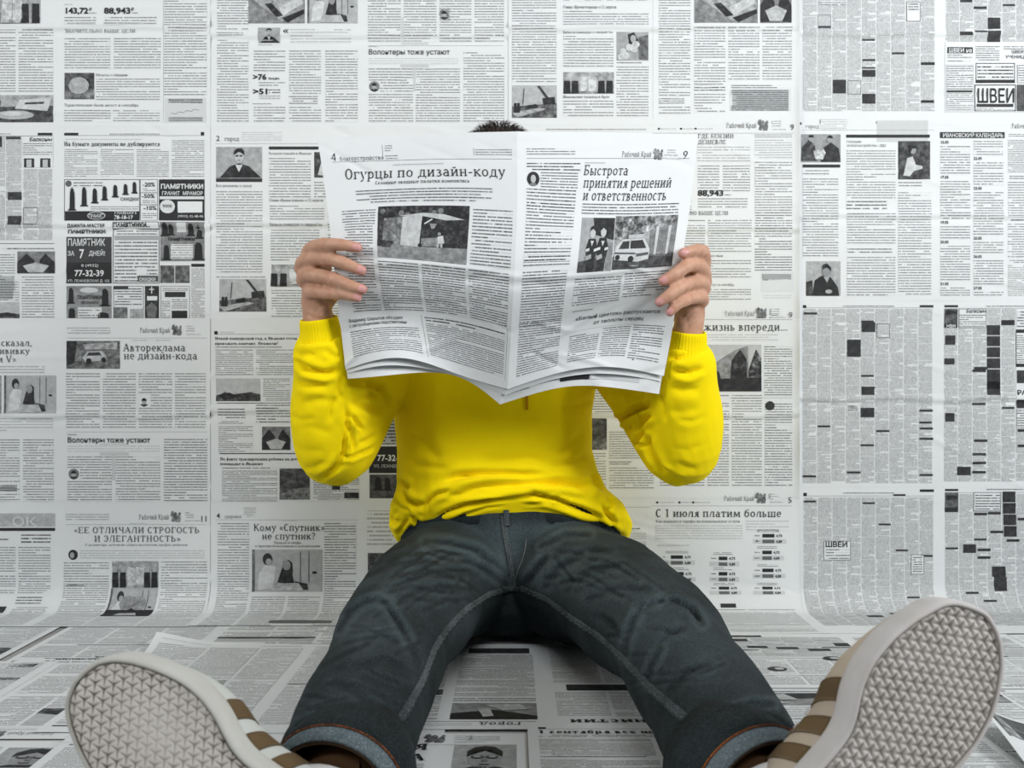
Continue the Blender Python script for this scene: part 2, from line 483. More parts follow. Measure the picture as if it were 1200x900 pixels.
# ------------------------------------------------------------------ the setting
def mat_plaster():
    m, nt, b = new_mat('plaster'); k = NB(nt)
    geo = k.n('ShaderNodeNewGeometry')
    c = k.ramp(k.noise(geo.outputs['Position'], 6, 4), [(.3, (.60, .60, .59)), (.7, (.68, .68, .67))])
    nt.links.new(c, b.inputs['Base Color']); b.inputs['Roughness'].default_value = .9
    nt.links.new(k.bump(k.noise(geo.outputs['Position'], 150, 3), .2, .001), b.inputs['Normal'])
    return m
M_PLASTER = mat_plaster()
tag(slab('wall_back', (-1.6, 2.0, -.02), (1.6, 2.1, 1.9), M_PLASTER), kind='structure')
tag(slab('floor', (-1.6, .2, -.08), (1.6, 2.0, 0), M_PLASTER), kind='structure')
# ------------------------------------------------------------------ printed pictures
def motif(s, x0, y0, x1, y1, kind):
    w, h = x1 - x0, y1 - y0
    q = lambda pts: [(x0 + u * w, y0 + v * h) for u, v in pts]
    def P(pts, ink, amp=.25, L=2): s.poly(q(pts), ink, L, amp * 1.6 + .12)
    def D(u, v, r, ink, ry=None, amp=.15, L=2): s.disc(x0 + u * w, y0 + v * h, r * w, (ry or r * w / h) * h, ink, L, amp * .8 + .05)
    def bg(ink, amp=.4): s.pic(x0, y0, x1, y1, ink, amp)
    if kind == 'bust':
        bg(.28, .35)
        P([(.08, .98), (.3, .62), (.5, .52), (.72, .62), (.98, .98)], .88)
        P([(.42, .57), (.5, .8), (.58, .57)], .08, .1, 3)
        P([(.44, .4), (.56, .4), (.57, .6), (.43, .6)], .3, .1, 2); D(.5, .30, .105, .16, .21, L=3); P([(.385, .26), (.40, .12), (.46, .05), (.56, .05), (.61, .13), (.615, .26), (.58, .17), (.42, .17)], .9, .05, 4)
        for u in (.455, .545): D(u, .285, .035, .7, .03, L=4)
        P([(.46, .42), (.54, .42), (.52, .44), (.48, .44)], .7, 0, 4)
    elif kind == 'face':
        bg(.3, .3); D(.5, .55, .27, .38, .42); P([(.22, .5), (.22, .3), (.34, .13), (.5, .08), (.66, .13), (.78, .3), (.78, .5), (.70, .30), (.5, .2), (.30, .30)], .88, .1, 3)
        for a in (.38, .62): D(a, .53, .095, .8, .065, L=4); D(a, .53, .065, .35, .045, L=5)
        P([(.46, .52), (.54, .52), (.54, .54), (.46, .54)], .85, 0, 4); P([(.47, .56), (.53, .56), (.55, .70), (.45, .70)], .5, .1, 4); P([(.41, .8), (.59, .8), (.57, .83), (.43, .83)], .8, .1, 4)
        P([(.1, 1), (.3, .88), (.7, .88), (.9, 1)], .85, .1)
    elif kind == 'group':
        bg(.3, .7)
        for i in range(6):
            u = .06 + i * .17 + s.rng.uniform(-.02, .02)
            if i in (2, 3) and w > 1.6 * h: P([(u - .07, .2), (u + .1, .25), (u + .1, .85), (u - .07, .9)], .1, .4); continue
            P([(u - .07, .98), (u - .06, .4), (u + .06, .4), (u + .07, .98)], .92); D(u, .3, .04, .25, .1, L=3)
        P([(0, .88), (1, .88), (1, 1), (0, 1)], .55, .4, 1)
    elif kind == 'plates':
        bg(.3, .5); P([(0, .45), (1, .4), (1, 1), (0, 1)], .72, .3)
        D(.45, .74, .28, .2, .16, L=3); D(.42, .7, .15, .08, .08, L=4); D(.05, .65, .1, .15, .1, L=3)
        P([(.05, .2), (.25, .2), (.23, .55), (.07, .55)], .85, .2, 3); P([(.52, .18), (.98, .1), (.92, .6), (.45, .5)], .08, .1, 3); P([(.6, .28), (.88, .25), (.86, .33), (.59, .35)], .75, .3, 4)
    elif kind == 'room':
        bg(.22, .2); P([(0, 0), (.04, 0), (.04, 1), (0, 1)], .6)
        P([(.1, .55), (.2, .32), (.34, .4), (.3, .9), (.08, .95)], .06, .12); D(.22, .22, .07, .85, .14, L=3); D(.24, .28, .045, .3, .08, L=4)
        P([(.36, .75), (.42, .45), (.56, .45), (.6, .8)], .85, .2, 3); D(.49, .36, .06, .35, .11, L=4); P([(.42, .5), (.44, .27), (.52, .24), (.57, .3), (.58, .55), (.54, .35), (.46, .35)], .92, .1, 3)
        P([(.3, .78), (.66, .76), (.74, .98), (.26, .98)], .2, .2, 4); P([(.6, .72), (.78, .78), (.8, .95), (.68, .95)], .85, .2, 3)
        for u in (.68, .8): P([(u, .05), (u + .012, .05), (u + .012, .75), (u, .75)], .5, .1, 3)
        P([(.86, .5), (.92, .5), (.92, .55), (.86, .55)], .9, .1, 3)
    elif kind == 'car':
        bg(.55, .9); P([(0, 0), (.2, 0), (.15, .8), (0, .9)], .88, .3); P([(0, .75), (1, .6), (1, 1), (0, 1)], .6, .4)
        P([(.3, .6), (.4, .38), (.66, .36), (.74, .52), (.76, .7), (.36, .76)], .2, .2, 3); P([(.42, .42), (.62, .41), (.66, .52), (.38, .54)], .8, .1, 4); D(.42, .72, .05, .95, L=5); D(.7, .68, .045, .95, L=5)
        P([(.3, .12), (.95, .05), (.95, .3), (.35, .3)], .3, .5)
    elif kind == 'crane':
        bg(.22, .3); P([(0, .66), (1, .55), (1, 1), (0, 1)], .62, .5); P([(0, .85), (.6, .7), (.75, .74), (.1, 1)], .25, .3, 3)
        P([(.56, .02), (.62, .02), (.84, .42), (.78, .44)], .8, .2, 3); P([(.68, .4), (.95, .36), (.97, .58), (.7, .6)], .88, .2, 3); P([(.35, .62), (.55, .58), (.56, .7), (.36, .72)], .9, .2, 4)
        for u in (.05, .12): P([(u, .55), (u + .05, .55), (u + .06, .85), (u - .01, .85)], .9, .1, 4)
        P([(.26, .1), (.28, .1), (.25, .6), (.23, .6)], .7, .2, 3)
    elif kind == 'kiosk':
        bg(.86, .9); P([(0, .74), (1, .72), (1, 1), (0, 1)], .42, .25)
        P([(.08, .24), (.29, .21), (.28, .74), (.06, .72)], .5, .5, 3); P([(.29, .21), (.5, .16), (.48, .76), (.27, .74)], .14, .15, 3)
        P([(.24, .2), (.5, .14), (.72, .16), (.95, .25), (.75, .27), (.5, .2)], .15, .1, 4); P([(.51, .2), (.95, .27), (.98, .72), (.49, .75)], .86, .4, 3)
        P([(.52, .33), (.6, .24), (.61, .26), (.53, .35)], .1, .1, 4); P([(.58, .33), (.66, .33), (.63, .42), (.6, .42)], .4, .3, 4); P([(.5, .6), (.72, .56), (.72, .72), (.5, .74)], .5, .5, 4)
        P([(.67, .56), (.73, .53), (.75, .66), (.68, .68)], .1, .1, 5); P([(.67, .66), (.69, .66), (.69, .74), (.67, .74)], .2, .1, 6); P([(.71, .66), (.73, .66), (.73, .74), (.71, .74)], .2, .1, 6); D(.69, .51, .018, .4, L=6)
        P([(.47, .7), (.51, .7), (.51, .75), (.47, .75)], .95, .1, 6); P([(0, .66), (.2, .68), (.16, .8), (0, .78)], .75, .4, 4)
        for i in range(5): D(.06 + i * .07 * (i % 2) + .14 * i, .1 + .04 * (i % 3), .03, .5, amp=.6)
    elif kind == 'medics':
        bg(.3, .25); P([(.35, 0), (1, 0), (1, .4), (.42, .3)], .9, .2); P([(0, .8), (.6, .72), (.6, 1), (0, 1)], .75, .2)
        for u, v in ((.36, 0), (.68, -.02)):
            P([(u - .17, .55 + v), (u - .1, .38 + v), (u + .1, .38 + v), (u + .18, .56 + v), (u + .12, .75), (u - .14, .75)], .9, .15, 3)
            P([(u - .12, .7), (u + .12, .7), (u + .1, .99), (u - .1, .99)], .88, .2, 4); D(u, .27 + v, .085, .14, .10, L=4); P([(u - .085, .25 + v), (u - .06, .17 + v), (u, .145 + v), (u + .06, .17 + v), (u + .085, .25 + v), (u, .20 + v)], .88, .05, 5)
            for a, c in ((-.17, -.06), (.07, .17)): P([(u + a, .57 + v), (u + c, .55 + v), (u + c, .6 + v), (u + a, .62 + v)], .08, .1, 5)
            P([(u - .05, .42), (u + .05, .42), (u, .52)], .1, .1, 5); P([(u - .16, .7), (u, .66), (u + .02, .74), (u - .14, .78)], .3, .2, 5)
        P([(.8, .45), (1, .45), (1, 1), (.84, .98)], .45, .2)
    elif kind == 'van':
        bg(.28, .5); P([(0, 0), (1, 0), (1, .12), (.1, .45), (0, .42)], .5, .9); P([(.56, .25), (1, .1), (1, .8), (.56, .75)], .5, .2); P([(0, .74), (1, .72), (1, 1), (0, 1)], .78, .25)
        for u in (.66, .86): P([(u, .2), (u + .05, .18), (u + .03, .74), (u - .01, .74)], .15, .1, 3)
        P([(.02, .74), (.03, .56), (.13, .42), (.48, .41), (.58, .62), (.57, .82), (.38, .86), (.02, .8)], .12, .1, 4)
        P([(.14, .46), (.24, .45), (.24, .6), (.08, .6)], .82, .1, 5); P([(.26, .45), (.45, .44), (.52, .6), (.26, .6)], .85, .1, 5)
        P([(.02, .66), (.35, .68), (.35, .71), (.02, .69)], .75, .1, 5); P([(.36, .7), (.56, .68), (.56, .73), (.37, .76)], .7, .1, 5)
        P([(.22, .34), (.46, .33), (.47, .4), (.22, .41)], .2, .1, 4); D(.28, .8, .045, .97, L=6); D(.07, .76, .035, .97, L=6); P([(.45, .78), (.55, .76), (.55, .8), (.45, .82)], .05, 0, 6)
    elif kind == 'building':
        bg(.16, .15); P([(.05, .45), (.5, .12), (.75, .02), (.76, .8), (.05, .8)], .42, .25); P([(0, .55), (.1, .5), (.22, .6), (.25, .75), (0, .8)], .9, .2, 3)
        P([(.44, .35), (.6, .1), (.72, .3), (.74, .8), (.42, .8)], .85, .4, 3); P([(.76, .55), (.9, .1), (1, .3), (1, .8), (.76, .8)], .75, .8, 3); P([(0, .74), (1, .7), (1, 1), (0, 1)], .9, .2, 4)
    elif kind == 'woman':
        bg(.75, .7); P([(.2, .75), (.28, .45), (.45, .4), (.55, .62), (.75, .65), (.76, .72), (.5, .78), (.35, .92), (.15, .9)], .12, .1, 3); D(.46, .24, .1, .35, .1, L=4); P([(.32, .25), (.38, .12), (.54, .12), (.58, .2), (.42, .2), (.38, .3)], .92, .1, 5)
    elif kind == 'elder':
        bg(.25, .35); P([(.18, 1), (.25, .55), (.45, .42), (.7, .45), (.92, .75), (.96, 1)], .92, .12, 3); D(.58, .28, .12, .4, .17, L=4); P([(.46, .25), (.48, .1), (.6, .06), (.72, .18), (.72, .3), (.6, .16)], .85, .1, 5); D(.65, .88, .1, .25, .06, L=5); P([(.5, .45), (.6, .62), (.68, .45)], .25, .1, 5)
        P([(0, .6), (.18, .55), (.2, 1), (0, 1)], .8, .4)
    elif kind == 'handshake':
        bg(.35, .3); P([(0, .95), (.02, .45), (.2, .2), (.35, .4), (.4, .95)], .75, .3, 2); P([(.5, .98), (.55, .5), (.75, .3), (.95, .5), (1, .98)], .85, .2, 3)
        D(.25, .16, .07, .3, .1, L=4); D(.72, .2, .07, .3, .1, L=4); P([(.66, .14), (.7, .04), (.78, .06), (.8, .16)], .95, 0, 5); P([(.2, .12), (.2, .03), (.3, .03), (.32, .12)], .9, 0, 5); P([(.3, .6), (.55, .5), (.62, .66), (.55, .9), (.36, .9)], .15, .6, 5)
    elif kind == 'papers':
        bg(.45, .5); P([(0, .2), (.5, 0), (1, 0), (.98, .6), (.6, .95)], .3, .35); P([(.3, .45), (.42, .42), (.62, .78), (.5, .82)], .85, .4, 3); P([(.55, .55), (.92, .22), (.97, .42), (.62, .8)], .12, .2, 3); P([(.6, .85), (.98, .6), (.99, .72), (.7, .98)], .9, .2, 3)
    elif kind == 'flowers':
        bg(.3, .3); P([(.35, .1), (.55, .02), (.68, .3), (.6, .5), (.4, .5)], .9, .2, 2); D(.52, .25, .09, .25, .13, L=3)
        for u, v in ((.2, .7), (.4, .55), (.55, .62), (.3, .85), (.6, .45), (.15, .88)): D(u, v, .12, .1, .12, amp=.6, L=4)
        P([(.68, .2), (.98, .1), (.98, .98), (.7, .95)], .6, .3)
    elif kind == 'boats':
        bg(.18, .2); P([(0, .8), (.2, .6), (.5, .75), (.8, .62), (1, .7), (1, 1), (0, 1)], .7, .5)
        P([(0, .75), (.3, .62), (.55, .82), (.2, .95)], .9, .2, 3); P([(.4, .7), (.8, .6), (.98, .8), (.6, .9)], .85, .3, 3)
    elif kind == 'hands':
        bg(.5, .5); P([(0, .5), (.25, .1), (.45, .4), (.5, .95), (0, .98)], .88, .2, 3); P([(1, .5), (.75, .1), (.6, .4), (.55, .95), (1, .98)], .88, .2, 3); P([(.15, .65), (.5, .5), (.85, .65), (.7, .95), (.3, .95)], .2, .2, 4)
    elif kind == 'stream':
        bg(.4, .4); P([(0, 0), (1, 0), (1, .35), (.5, .55), (0, .2)], .92, .2); P([(.1, .6), (.4, .5), (.6, .85), (.2, .9)], .15, .3, 3); P([(.5, .15), (.62, .1), (.7, .6), (.55, .6)], .2, .2, 4)
    else:  # plain dark scenery
        bg(.72, .7); P([(0, .7), (1, .6), (1, 1), (0, 1)], .55, .5)

def portrait(s, cx, cy, r):
    s.disc(cx, cy, r, ink=.45, layer=1, amp=.3); s.disc(cx, cy + r * .1, r * .42, r * .55, .25, 2, .1)
    a = np.linspace(np.pi, 2 * np.pi, 8); s.poly(np.stack([cx + r * .48 * np.cos(a), cy - r * .1 + r * .55 * np.sin(a)], 1), .92, 3, .1)
    s.poly([(cx - r * .75, cy + r * .65), (cx - r * .3, cy + r * .45), (cx + r * .3, cy + r * .45), (cx + r * .75, cy + r * .65), (cx, cy + r)], .85, 2, .1)

def masthead(s, x1, y, num='9', k=1.0, wide=1.0, rule=True, left=True, w=165):
    """running head of a right-hand page: small print, paper's name, emblem, dates, number"""
    if left: s.b(x1 - w, y - 7 * k, x1 - w + 51 * k, y + 1.5 * k, 2.5 * k, .7)
    s.serif('Рабочий Край', x1 - 79 * k * wide, y, 8.5 * k, 35 * k * wide, .8, .8)
    ex = x1 - 40 * k * wide
    for pts in (((-1, 2), (1, -6), (4, -9), (6, -6), (5, 0), (2, 3)), ((4, 3), (6, -4), (9, -6), (10, -1), (9, 3)), ((-2, -4), (-1, -9), (1, -10), (2, -8), (0, -3)), ((7, -6), (8.5, -9), (10, -7), (9.5, -5))):
        s.poly([(ex + a * k, y + b * k) for a, b in pts], .55, 2, .9)
    s.b(x1 - 25 * k * wide, y - 9 * k, x1 - 15 * k * wide, y - 1 * k, 2.4 * k, .7); s.b(x1 - 25 * k * wide, y + .5 * k, x1 - 8 * k, y + 3 * k, 2.5 * k, .6)
    if num: s.sans(num, x1, y + 2.5 * k, 9.5 * k, None, 0, .85, anchor='r')
    if rule: s.rule(x1 - w, x1, y + 6 * k, .3 * k, .5)

def classified(s, x0, x1, y0, y1, n=9, dark=.14, seed=0):
    rng = random.Random(seed)
    w = (x1 - x0) / n
    for i in range(n):
        a, c = x0 + i * w, x0 + (i + 1) * w - 1.3
        y = y0
        while y < y1 - 3:
            e = min(y1, y + rng.uniform(8, 34))
            s.b(a, y, c, e - .8, 1.75, 1.55)
            if rng.random() < dark and e < y1 - 4: s.box(a + .5, e - .6, c - .5, e + 1.6, .85, 2)
            y = e

def blocks(s, lst, ink=.86):
    for x0, y0, x1, y1 in lst: s.pic(x0, y0, x1, y1, ink, .35, 2)

def memorial(s, x, y, w, h, ink=.95):
    """small standing stone in an advertisement"""
    s.poly([(x - w / 2, y), (x - w * .42, y - h * .85), (x - w * .2, y - h), (x + w * .2, y - h * .97), (x + w * .42, y - h * .8), (x + w / 2, y)], ink, 3)
    s.box(x - w * .75, y - .8, x + w * .75, y + .8, ink, 3)

# ------------------------------------------------------------------ sheets pasted on the wall
WY = 1.992
S = WY / F
def wave(seed, n=7, f0=2.0, f1=11.0):
    r = random.Random(seed)
    return [(r.uniform(f0, f1) * r.choice((-1, 1)), r.uniform(f0, f1), r.uniform(0, 6.3), r.uniform(.4, 1)) for _ in range(n)]
def ripple(wv, X, Z, amp):
    h = 0
    for a, b, p, k in wv: h = h + k / (abs(a) + b) * 6 * np.sin(a * X + b * Z + p)
    return h * amp / len(wv)

COVE = .055
def wall_map(seed, x0, x1, y0, y1, off=.004, fold=None, lift=0.0, cove=False, amp=.0030):
    wv = wave(seed, 9, 3, 22)
    rr = random.Random(seed + 5)
    creases = [(rr.uniform(x0, x1), rr.uniform(y0, y1), rr.uniform(-.6, .6), rr.uniform(25, 75), rr.choice((-1, 1)) * rr.uniform(.0008, .0022)) for _ in range(9)]
    def M(x, y):
        x = np.asarray(x, float); y = np.asarray(y, float)
        X = (x - 600) * S; t = (y - 450) * S          # t: length measured down from eye level
        h = off + amp * .6 + ripple(wv, X * 1.4, t * 1.4, amp)
        if fold is not None:
            d = y - fold - 1.5 * np.sin(x * .05 + seed)
            h = h + .0040 * np.exp(-(d / 3.4) ** 2) - .0022 * np.exp(-((d - 5) / 4.0) ** 2)
        for cx, cy, sl, ln, am in creases:
            d = (y - cy) - sl * (x - cx)
            h = h + am * np.exp(-(d / 3.2) ** 2) * np.exp(-((x - cx) / ln) ** 2)
        if lift: h = h + lift * np.exp(-np.maximum(x1 - x, 0) / 4.0) * (.8 + .3 * np.sin(y * .06 + seed))
        h = h + .0012 * np.exp(-np.maximum(y - y0, 0) / 5.0) + .0008 * np.exp(-np.maximum(x1 - x, 0) / 4.0)
        h = np.maximum(h, .0015 + off * .5)
        if not cove: return np.stack([X, 2.0 - h, HC - t], -1)
        zt = HC - COVE                                   # where the bend starts
        a = np.clip((t - zt) / COVE, 0, np.pi / 2)
        ex = np.maximum(t - zt - COVE * np.pi / 2, 0)
        down = np.minimum(t, zt)
        hh = h + (.0019 + off * .09 + .25 * (h - off) - h) * sm(.35, 1.45, a)
        r = COVE - hh
        Yp = np.where(a > 0, 2.0 - COVE + r * np.cos(a) - ex, 2.0 - h)
        Z = np.where(a > 0, COVE - r * np.sin(a), HC - down)
        return np.stack([X, Yp, Z], -1)
    return M

GRP = 'newspaper sheets pasted on the wall'
def wall_sheet(seed, x0, x1, y0, y1, label, off=.004, fold=None, lift=0.0, cove=False):
    s = Sheet(wall_map(seed, x0, x1, y0, y1, off, fold, lift, cove), 3.0, .0004, seed=seed)
    s.paper(x0, y0, x1, y1)
    s.lab = label
    return s
def finish(s, cat='newspaper', group=GRP):
    return tag(s.build('newspaper_sheet'), s.lab, cat, group)

XA, XB, XC, XD, XE = -99, 246.5, 596, 936, 1281
# ---- first row
s = wall_sheet(11, XA, XB, -72, 149, 'wall newspaper at top left corner with bold figures 143,72 and 88,943', fold=30)
motif(s, -20, -12, 47, 28, 'group'); s.cols([-40, -22, 21, 65], 33, 108); motif(s, -20, 111, 62, 143, 'plates')
s.cols([75, 133, 190], -60, -1); s.b(75, 3.5, 84, 6, 2.5, .6)
s.sans('143,72', 75, 15.5, 9.5, 28, .03); s.sans('₽', 104, 12.5, 5); s.b(104, 13.5, 113, 16, 2.5, 1); s.sans('88,943', 121.5, 15.5, 9.5, 31, .03); s.sans('₽', 153.5, 12.5, 5); s.b(154, 13.5, 162, 16, 2.5, 1)
s.b(75, 18.5, 112, 29); s.b(122, 18.5, 183, 29)
s.serif('ЗНАЧИТЕЛЬНО ВЫШЕ ЦЕЛИ', 75, 38, 6.5, 83, 1.0, .6)
s.b(75, 43.5, 129, 80.5); s.b(133, 43.5, 188, 80.5); motif(s, 75, 85, 110, 116, 'dark'); s.disc(92, 100, 12, 10, .25, 3, .4); s.serif('Область с обидами', 112, 89, 4.2, 37, 1.2, .7); s.b(112, 91, 187, 117.5)
s.serif('Туристические были август и сентябрь', 75, 124.5, 4.6, 87, 1.0, .75); s.b(75, 128, 129, 142.5); s.b(132, 128, 187, 142.5)
s.b(192, -60, 242, 112); s.box(193, 114.5, 241, 143, .09); s.b(197, 115.5, 237, 121, 2.7, 1.0)
s.box(191, -60, 191.3, 143, .3)
for i in range(11): s.poly([(200 + i * 3, 132 - i * .5 + (i % 3)), (203 + i * 3, 131.5 - i * .5 + ((i + 1) % 3)), (203 + i * 3, 132 - i * .5 + ((i + 1) % 3)), (200 + i * 3, 132.5 - i * .5 + (i % 3))], .6)
s.b(197, 137, 238, 142, 2.6, .5)
finish(s)

s = wall_sheet(12, XB, XC, -72, 149, 'top row wall newspaper with bold figures 76 and 51 beside text columns', fold=40)
motif(s, 290, -14, 357, 27, 'papers'); motif(s, 360, -14, 419, 27, 'room'); s.b(254, -60, 291, 35); s.b(254, 45, 291, 143); s.b(254, 37.5, 285, 42, 2.3, 1)
motif(s, 302, 32, 328, 50, 'bust'); s.serif('«', 331, 40, 14, 7); s.b(340, 33, 411, 50, 3.3, .5); s.b(302, 51, 328, 53, 2, .8)
s.b(297, 58, 334, 84); s.sans('>76', 296, 93, 9, 16, .03); s.sans('тысяч', 314, 93, 4, 13, .02); s.b(303, 95, 334, 101); s.sans('>51', 296, 110, 9, 17, .03); s.b(313, 103.5, 328, 109.5, 2.8, 1.1); s.b(303, 111, 328, 116, 2.5); s.b(296, 120, 318, 122.5, 2.5, .8); s.b(297, 124, 334, 143)
s.b(338.5, 58, 376, 110.5); s.b(338.5, 111.5, 372, 122, 2.6, 1.1); s.b(338.5, 124, 376, 143); s.b(381, 58, 419, 143)
s.cols([431, 473, 515, 556, 594], -60, 49); s.box(514, 9, 527.5, 24, 0, 1); portrait(s, 520.5, 16.5, 6.3)
s.rule(431, 590, 53, .3, .4); s.b(432, 53, 444, 55, 2, .9)
s.sans('Волонтеры тоже устают', 431.5, 63.5, 8.4, 95.5, .004, .85); s.b(432, 67, 537, 75, 3, .35)
s.b(432, 79, 484, 95); s.b(445, 95, 484, 108); s.b(432, 109, 484, 143); portrait(s, 438.5, 101, 6.3); s.b(487, 79, 539, 143); s.b(543, 60, 591, 143)
s.pic(469, 70, 502, 107, .10, .06, 0.5); s.pic(470, 20, 502, 52, .08, .05, 0.5)
finish(s)

s = wall_sheet(13, XC, XD, -72, 149, 'top row wall newspaper with a crane photo and a girl holding flowers', fold=32, off=.006, lift=.004)
s.b(600, -60, 652, 97); motif(s, 600, 100, 652.5, 138, 'crane')
s.cols([660, 710, 763], -60, 1.5); s.serif('Гонки «Время первых» – 12 апреля', 660, 10, 4.6, 62, 1.2, .8); s.b(660, 12, 760, 30); s.serif('Битва на помидорах со скидкой 50%', 660, 39, 4.6, 58, 1.2, .75)
s.b(660, 41, 719, 79); motif(s, 722.5, 37, 760, 71, 'flowers'); s.b(722.5, 72, 752, 75, 2.6, 1); s.b(722.5, 77, 760, 137); motif(s, 660, 84.5, 719.5, 110, 'group'); s.serif('Ивановские таланты в Орле', 660, 115, 4.4, 54, 1.2, .8); s.b(660, 117, 719, 137)
s.b(772, -60, 809, 113); s.b(772, 114.5, 802, 122, 2.4, 1.1); s.b(772, 124, 809, 134)
motif(s, 813.5, -14, 888, 27, 'papers'); motif(s, 891, -14, 927.5, 27, 'hands'); s.b(813.5, 31, 850, 100); s.b(813.5, 101, 850, 107, 2.6, 1.1); s.b(813.5, 109, 850, 132); s.b(853.5, 31, 890, 94); s.b(893.5, 31, 928, 94)
s.b(857, 99, 927, 104, 2.5, 1.1); s.pic(855, 105, 927, 130, .03, .02); s.b(856, 105, 926, 130, 2.2, 1)
s.box(765, -60, 765.3, 140, .15)
finish(s)

s = wall_sheet(14, XD, XE, -72, 149, 'top right wall newspaper of small advertisements with one boxed word in capitals', fold=39, off=.003)
classified(s, 941.5, 1097, -60, 130.5, 9, .05, 3)
blocks(s, [(976.5, 93, 992, 109), (1011, 81.5, 1026.5, 89.5), (1011, 109.5, 1026.5, 121)]); s.box(1080, 72.5, 1096, 75.5, .9, 3); s.box(1080, 117, 1095, 120, .9, 3); s.box(1011, 78, 1026, 80, .7, 3)
s.box(961, 1, 992, 6, 0, 2); s.b(961, 1.5, 992, 6, 2.2, 1.2, 3); s.box(1063, 2, 1079, 24.5, 0, 2); s.frame(1063, 2, 1079, 24.5, .4, .7, 3); s.b(1065, 3, 1077, 12, 3, 1.2, 3); s.frame(994, 94, 1009.5, 110, .4, .6, 3); s.frame(959, 17, 974, 33, .3, .5, 3)
classified(s, 1109.5, 1275, -60, 49, 10, .12, 4); blocks(s, [(1158.5, 20, 1173, 33.5), (1158, 36, 1173, 48.5), (1126, -6, 1140, 2), (1142, 7, 1157, 10), (1125, 37, 1140, 41)])
s.box(1108, 49, 1275, 131, 0, 2)
s.frame(1110, 50, 1141, 72, .5); s.box(1110.5, 55, 1140.5, 62, .88, 3); s.sans('ШВЕИ на', 1112, 61, 6.5, 27, .02, 0, 4); s.b(1111, 63, 1140, 68, 2.4, 1, 3); s.b(1111, 70, 1140, 72, 1.8, 1.2, 3)
s.frame(1143, 51, 1173, 72, .5); s.b(1144, 53, 1172, 71, 2.6, 1, 3); s.frame(1175, 51, 1230, 74, .5); s.b(1177, 53, 1229, 58, 2.5, 1, 3); s.sans('ШВЕИ', 1186, 62, 5, 14, .02); s.sans('УЧЕНИЦЫ', 1179, 68, 5, 26, .02)
s.box(1109, 75, 1142, 130, .1, 3); s.b(1110, 76, 1141, 105, 2.6, 1, 4); s.b(1110, 108, 1141, 129, 2.4, 1, 4); s.box(1110, 105.5, 1140, 107.5, .8, 4)
s.frame(1144, 73.5, 1190, 97, .8, .9, 3); s.box(1144, 93, 1190, 96.5, .9, 3); s.b(1146, 76, 1188, 92, 3.6, 1.15, 3)
s.frame(1142.5, 99, 1191, 130, 1, .95, 3); s.sans('ШВЕИ', 1145, 120, 23, 44, .012, .97, 4); s.box(1145, 121.5, 1188, 125, .85, 4); s.b(1145, 126, 1188, 129.5, 1.8, 1, 4)
s.frame(1192.5, 76, 1240, 97, .6, .8, 3); s.b(1194, 78, 1238, 95, 3, 1, 3); s.pic(1192, 99, 1250, 130, .7, .4, 3)
finish(s)

# ---- second row
s = wall_sheet(21, XA, XB, 147, 376, 'wall newspaper at left full of dark advertisements for memorial stones', fold=264, off=.0045)
s.rule(-90, 62, 159, .4, .8); s.box(44, 155.5, 61, 158.5, .9); s.b(-20, 155.5, 12, 158, 2.4, .8)
classified(s, -90, 26, 160, 282, 6, .1, 7); s.box(27, 160, 62, 196, 0, 2); s.sans('Балконы', 34, 165.5, 6.2, 27, .02, .95, 3, .2); s.b(27, 167, 61, 182, 2.5, 1, 3); classified(s, 27, 62, 198, 282, 2, .05, 8)
for a in (27, 46): s.pic(a + 1, 185.5, a + 13, 196, .85, .4, 3); s.box(a + 4, 187, a + 10, 196, .2, 4)
s.pic(9, 225, 25, 234, .8, .6, 3); s.pic(9, 253, 25, 263.5, .8, .6, 3); s.pic(-12, 160, 2, 172, .85, .4, 3); s.frame(27, 243, 44, 263, .5, .7, 3); s.box(7, 160, 24, 163, .8, 3)
s.rule(-90, 63, 285, .6, .9); s.b(2, 289.5, 63, 293, 3, 1.1); motif(s, 20, 294.5, 64, 320.5, 'hands'); s.b(-60, 297, 17, 352); s.b(-60, 323, 22, 353); s.b(25, 323, 63, 373); motif(s, -40, 354, 22.5, 374, 'boats')
s.rule(75, 239, 158.5, .3, .8); s.box(75, 155.5, 91.5, 158.3, .92); s.box(235, 154.5, 239, 158.3, .95); s.b(128, 155.8, 187, 158, 2.2, 1)
s.b(76, 162, 166, 164, 2, .5); s.serif('На бумаге документы не дублируются', 75, 171, 7.2, 112, 1.3, .85)
s.cols([75, 117.5, 160, 201], 174, 207.5, 2.4, .9); s.b(201, 163.5, 239, 207.5, 2.4, .9)
s.frame(75, 210, 163.5, 258.5, .6); s.disc(80, 215, 3.6, 3.6, .75, 2, .9); s.box(83.5, 219, 84.5, 225, .9, 2); s.box(82, 221, 86, 222, .9, 2); s.b(86, 212.5, 120, 219, 3, 1.0); s.sans('СКИДКИ', 141, 235, 5, 21, .01)
for i, (x, y, h) in enumerate(((84.5, 246, 25), (98.5, 241, 22), (111, 237.5, 17), (122.5, 234, 16), (135, 230.5, 14), (147, 227.5, 12), (157.5, 226, 13))): memorial(s, x, y, 6.2 - i * .25, h)
s.b(106, 241, 162, 246, 2.4, .9); s.box(76, 247.5, 163, 258, .92, 2); s.b(78, 249, 97, 257, 3, 0); s.disc(113, 252.8, 11, 4.5, .1, 3); s.disc(113, 252.8, 10, 3.7, .92, 4); s.sans('ГРАНИТ', 104, 255, 5.5, 18, .02, 0, 5); s.sans('78-18-17', 134, 256.8, 6, 22, .03, .05, 3); s.sans('ГЛАВНАЯ 5', 134, 251, 4, 26, .02, .1, 3)
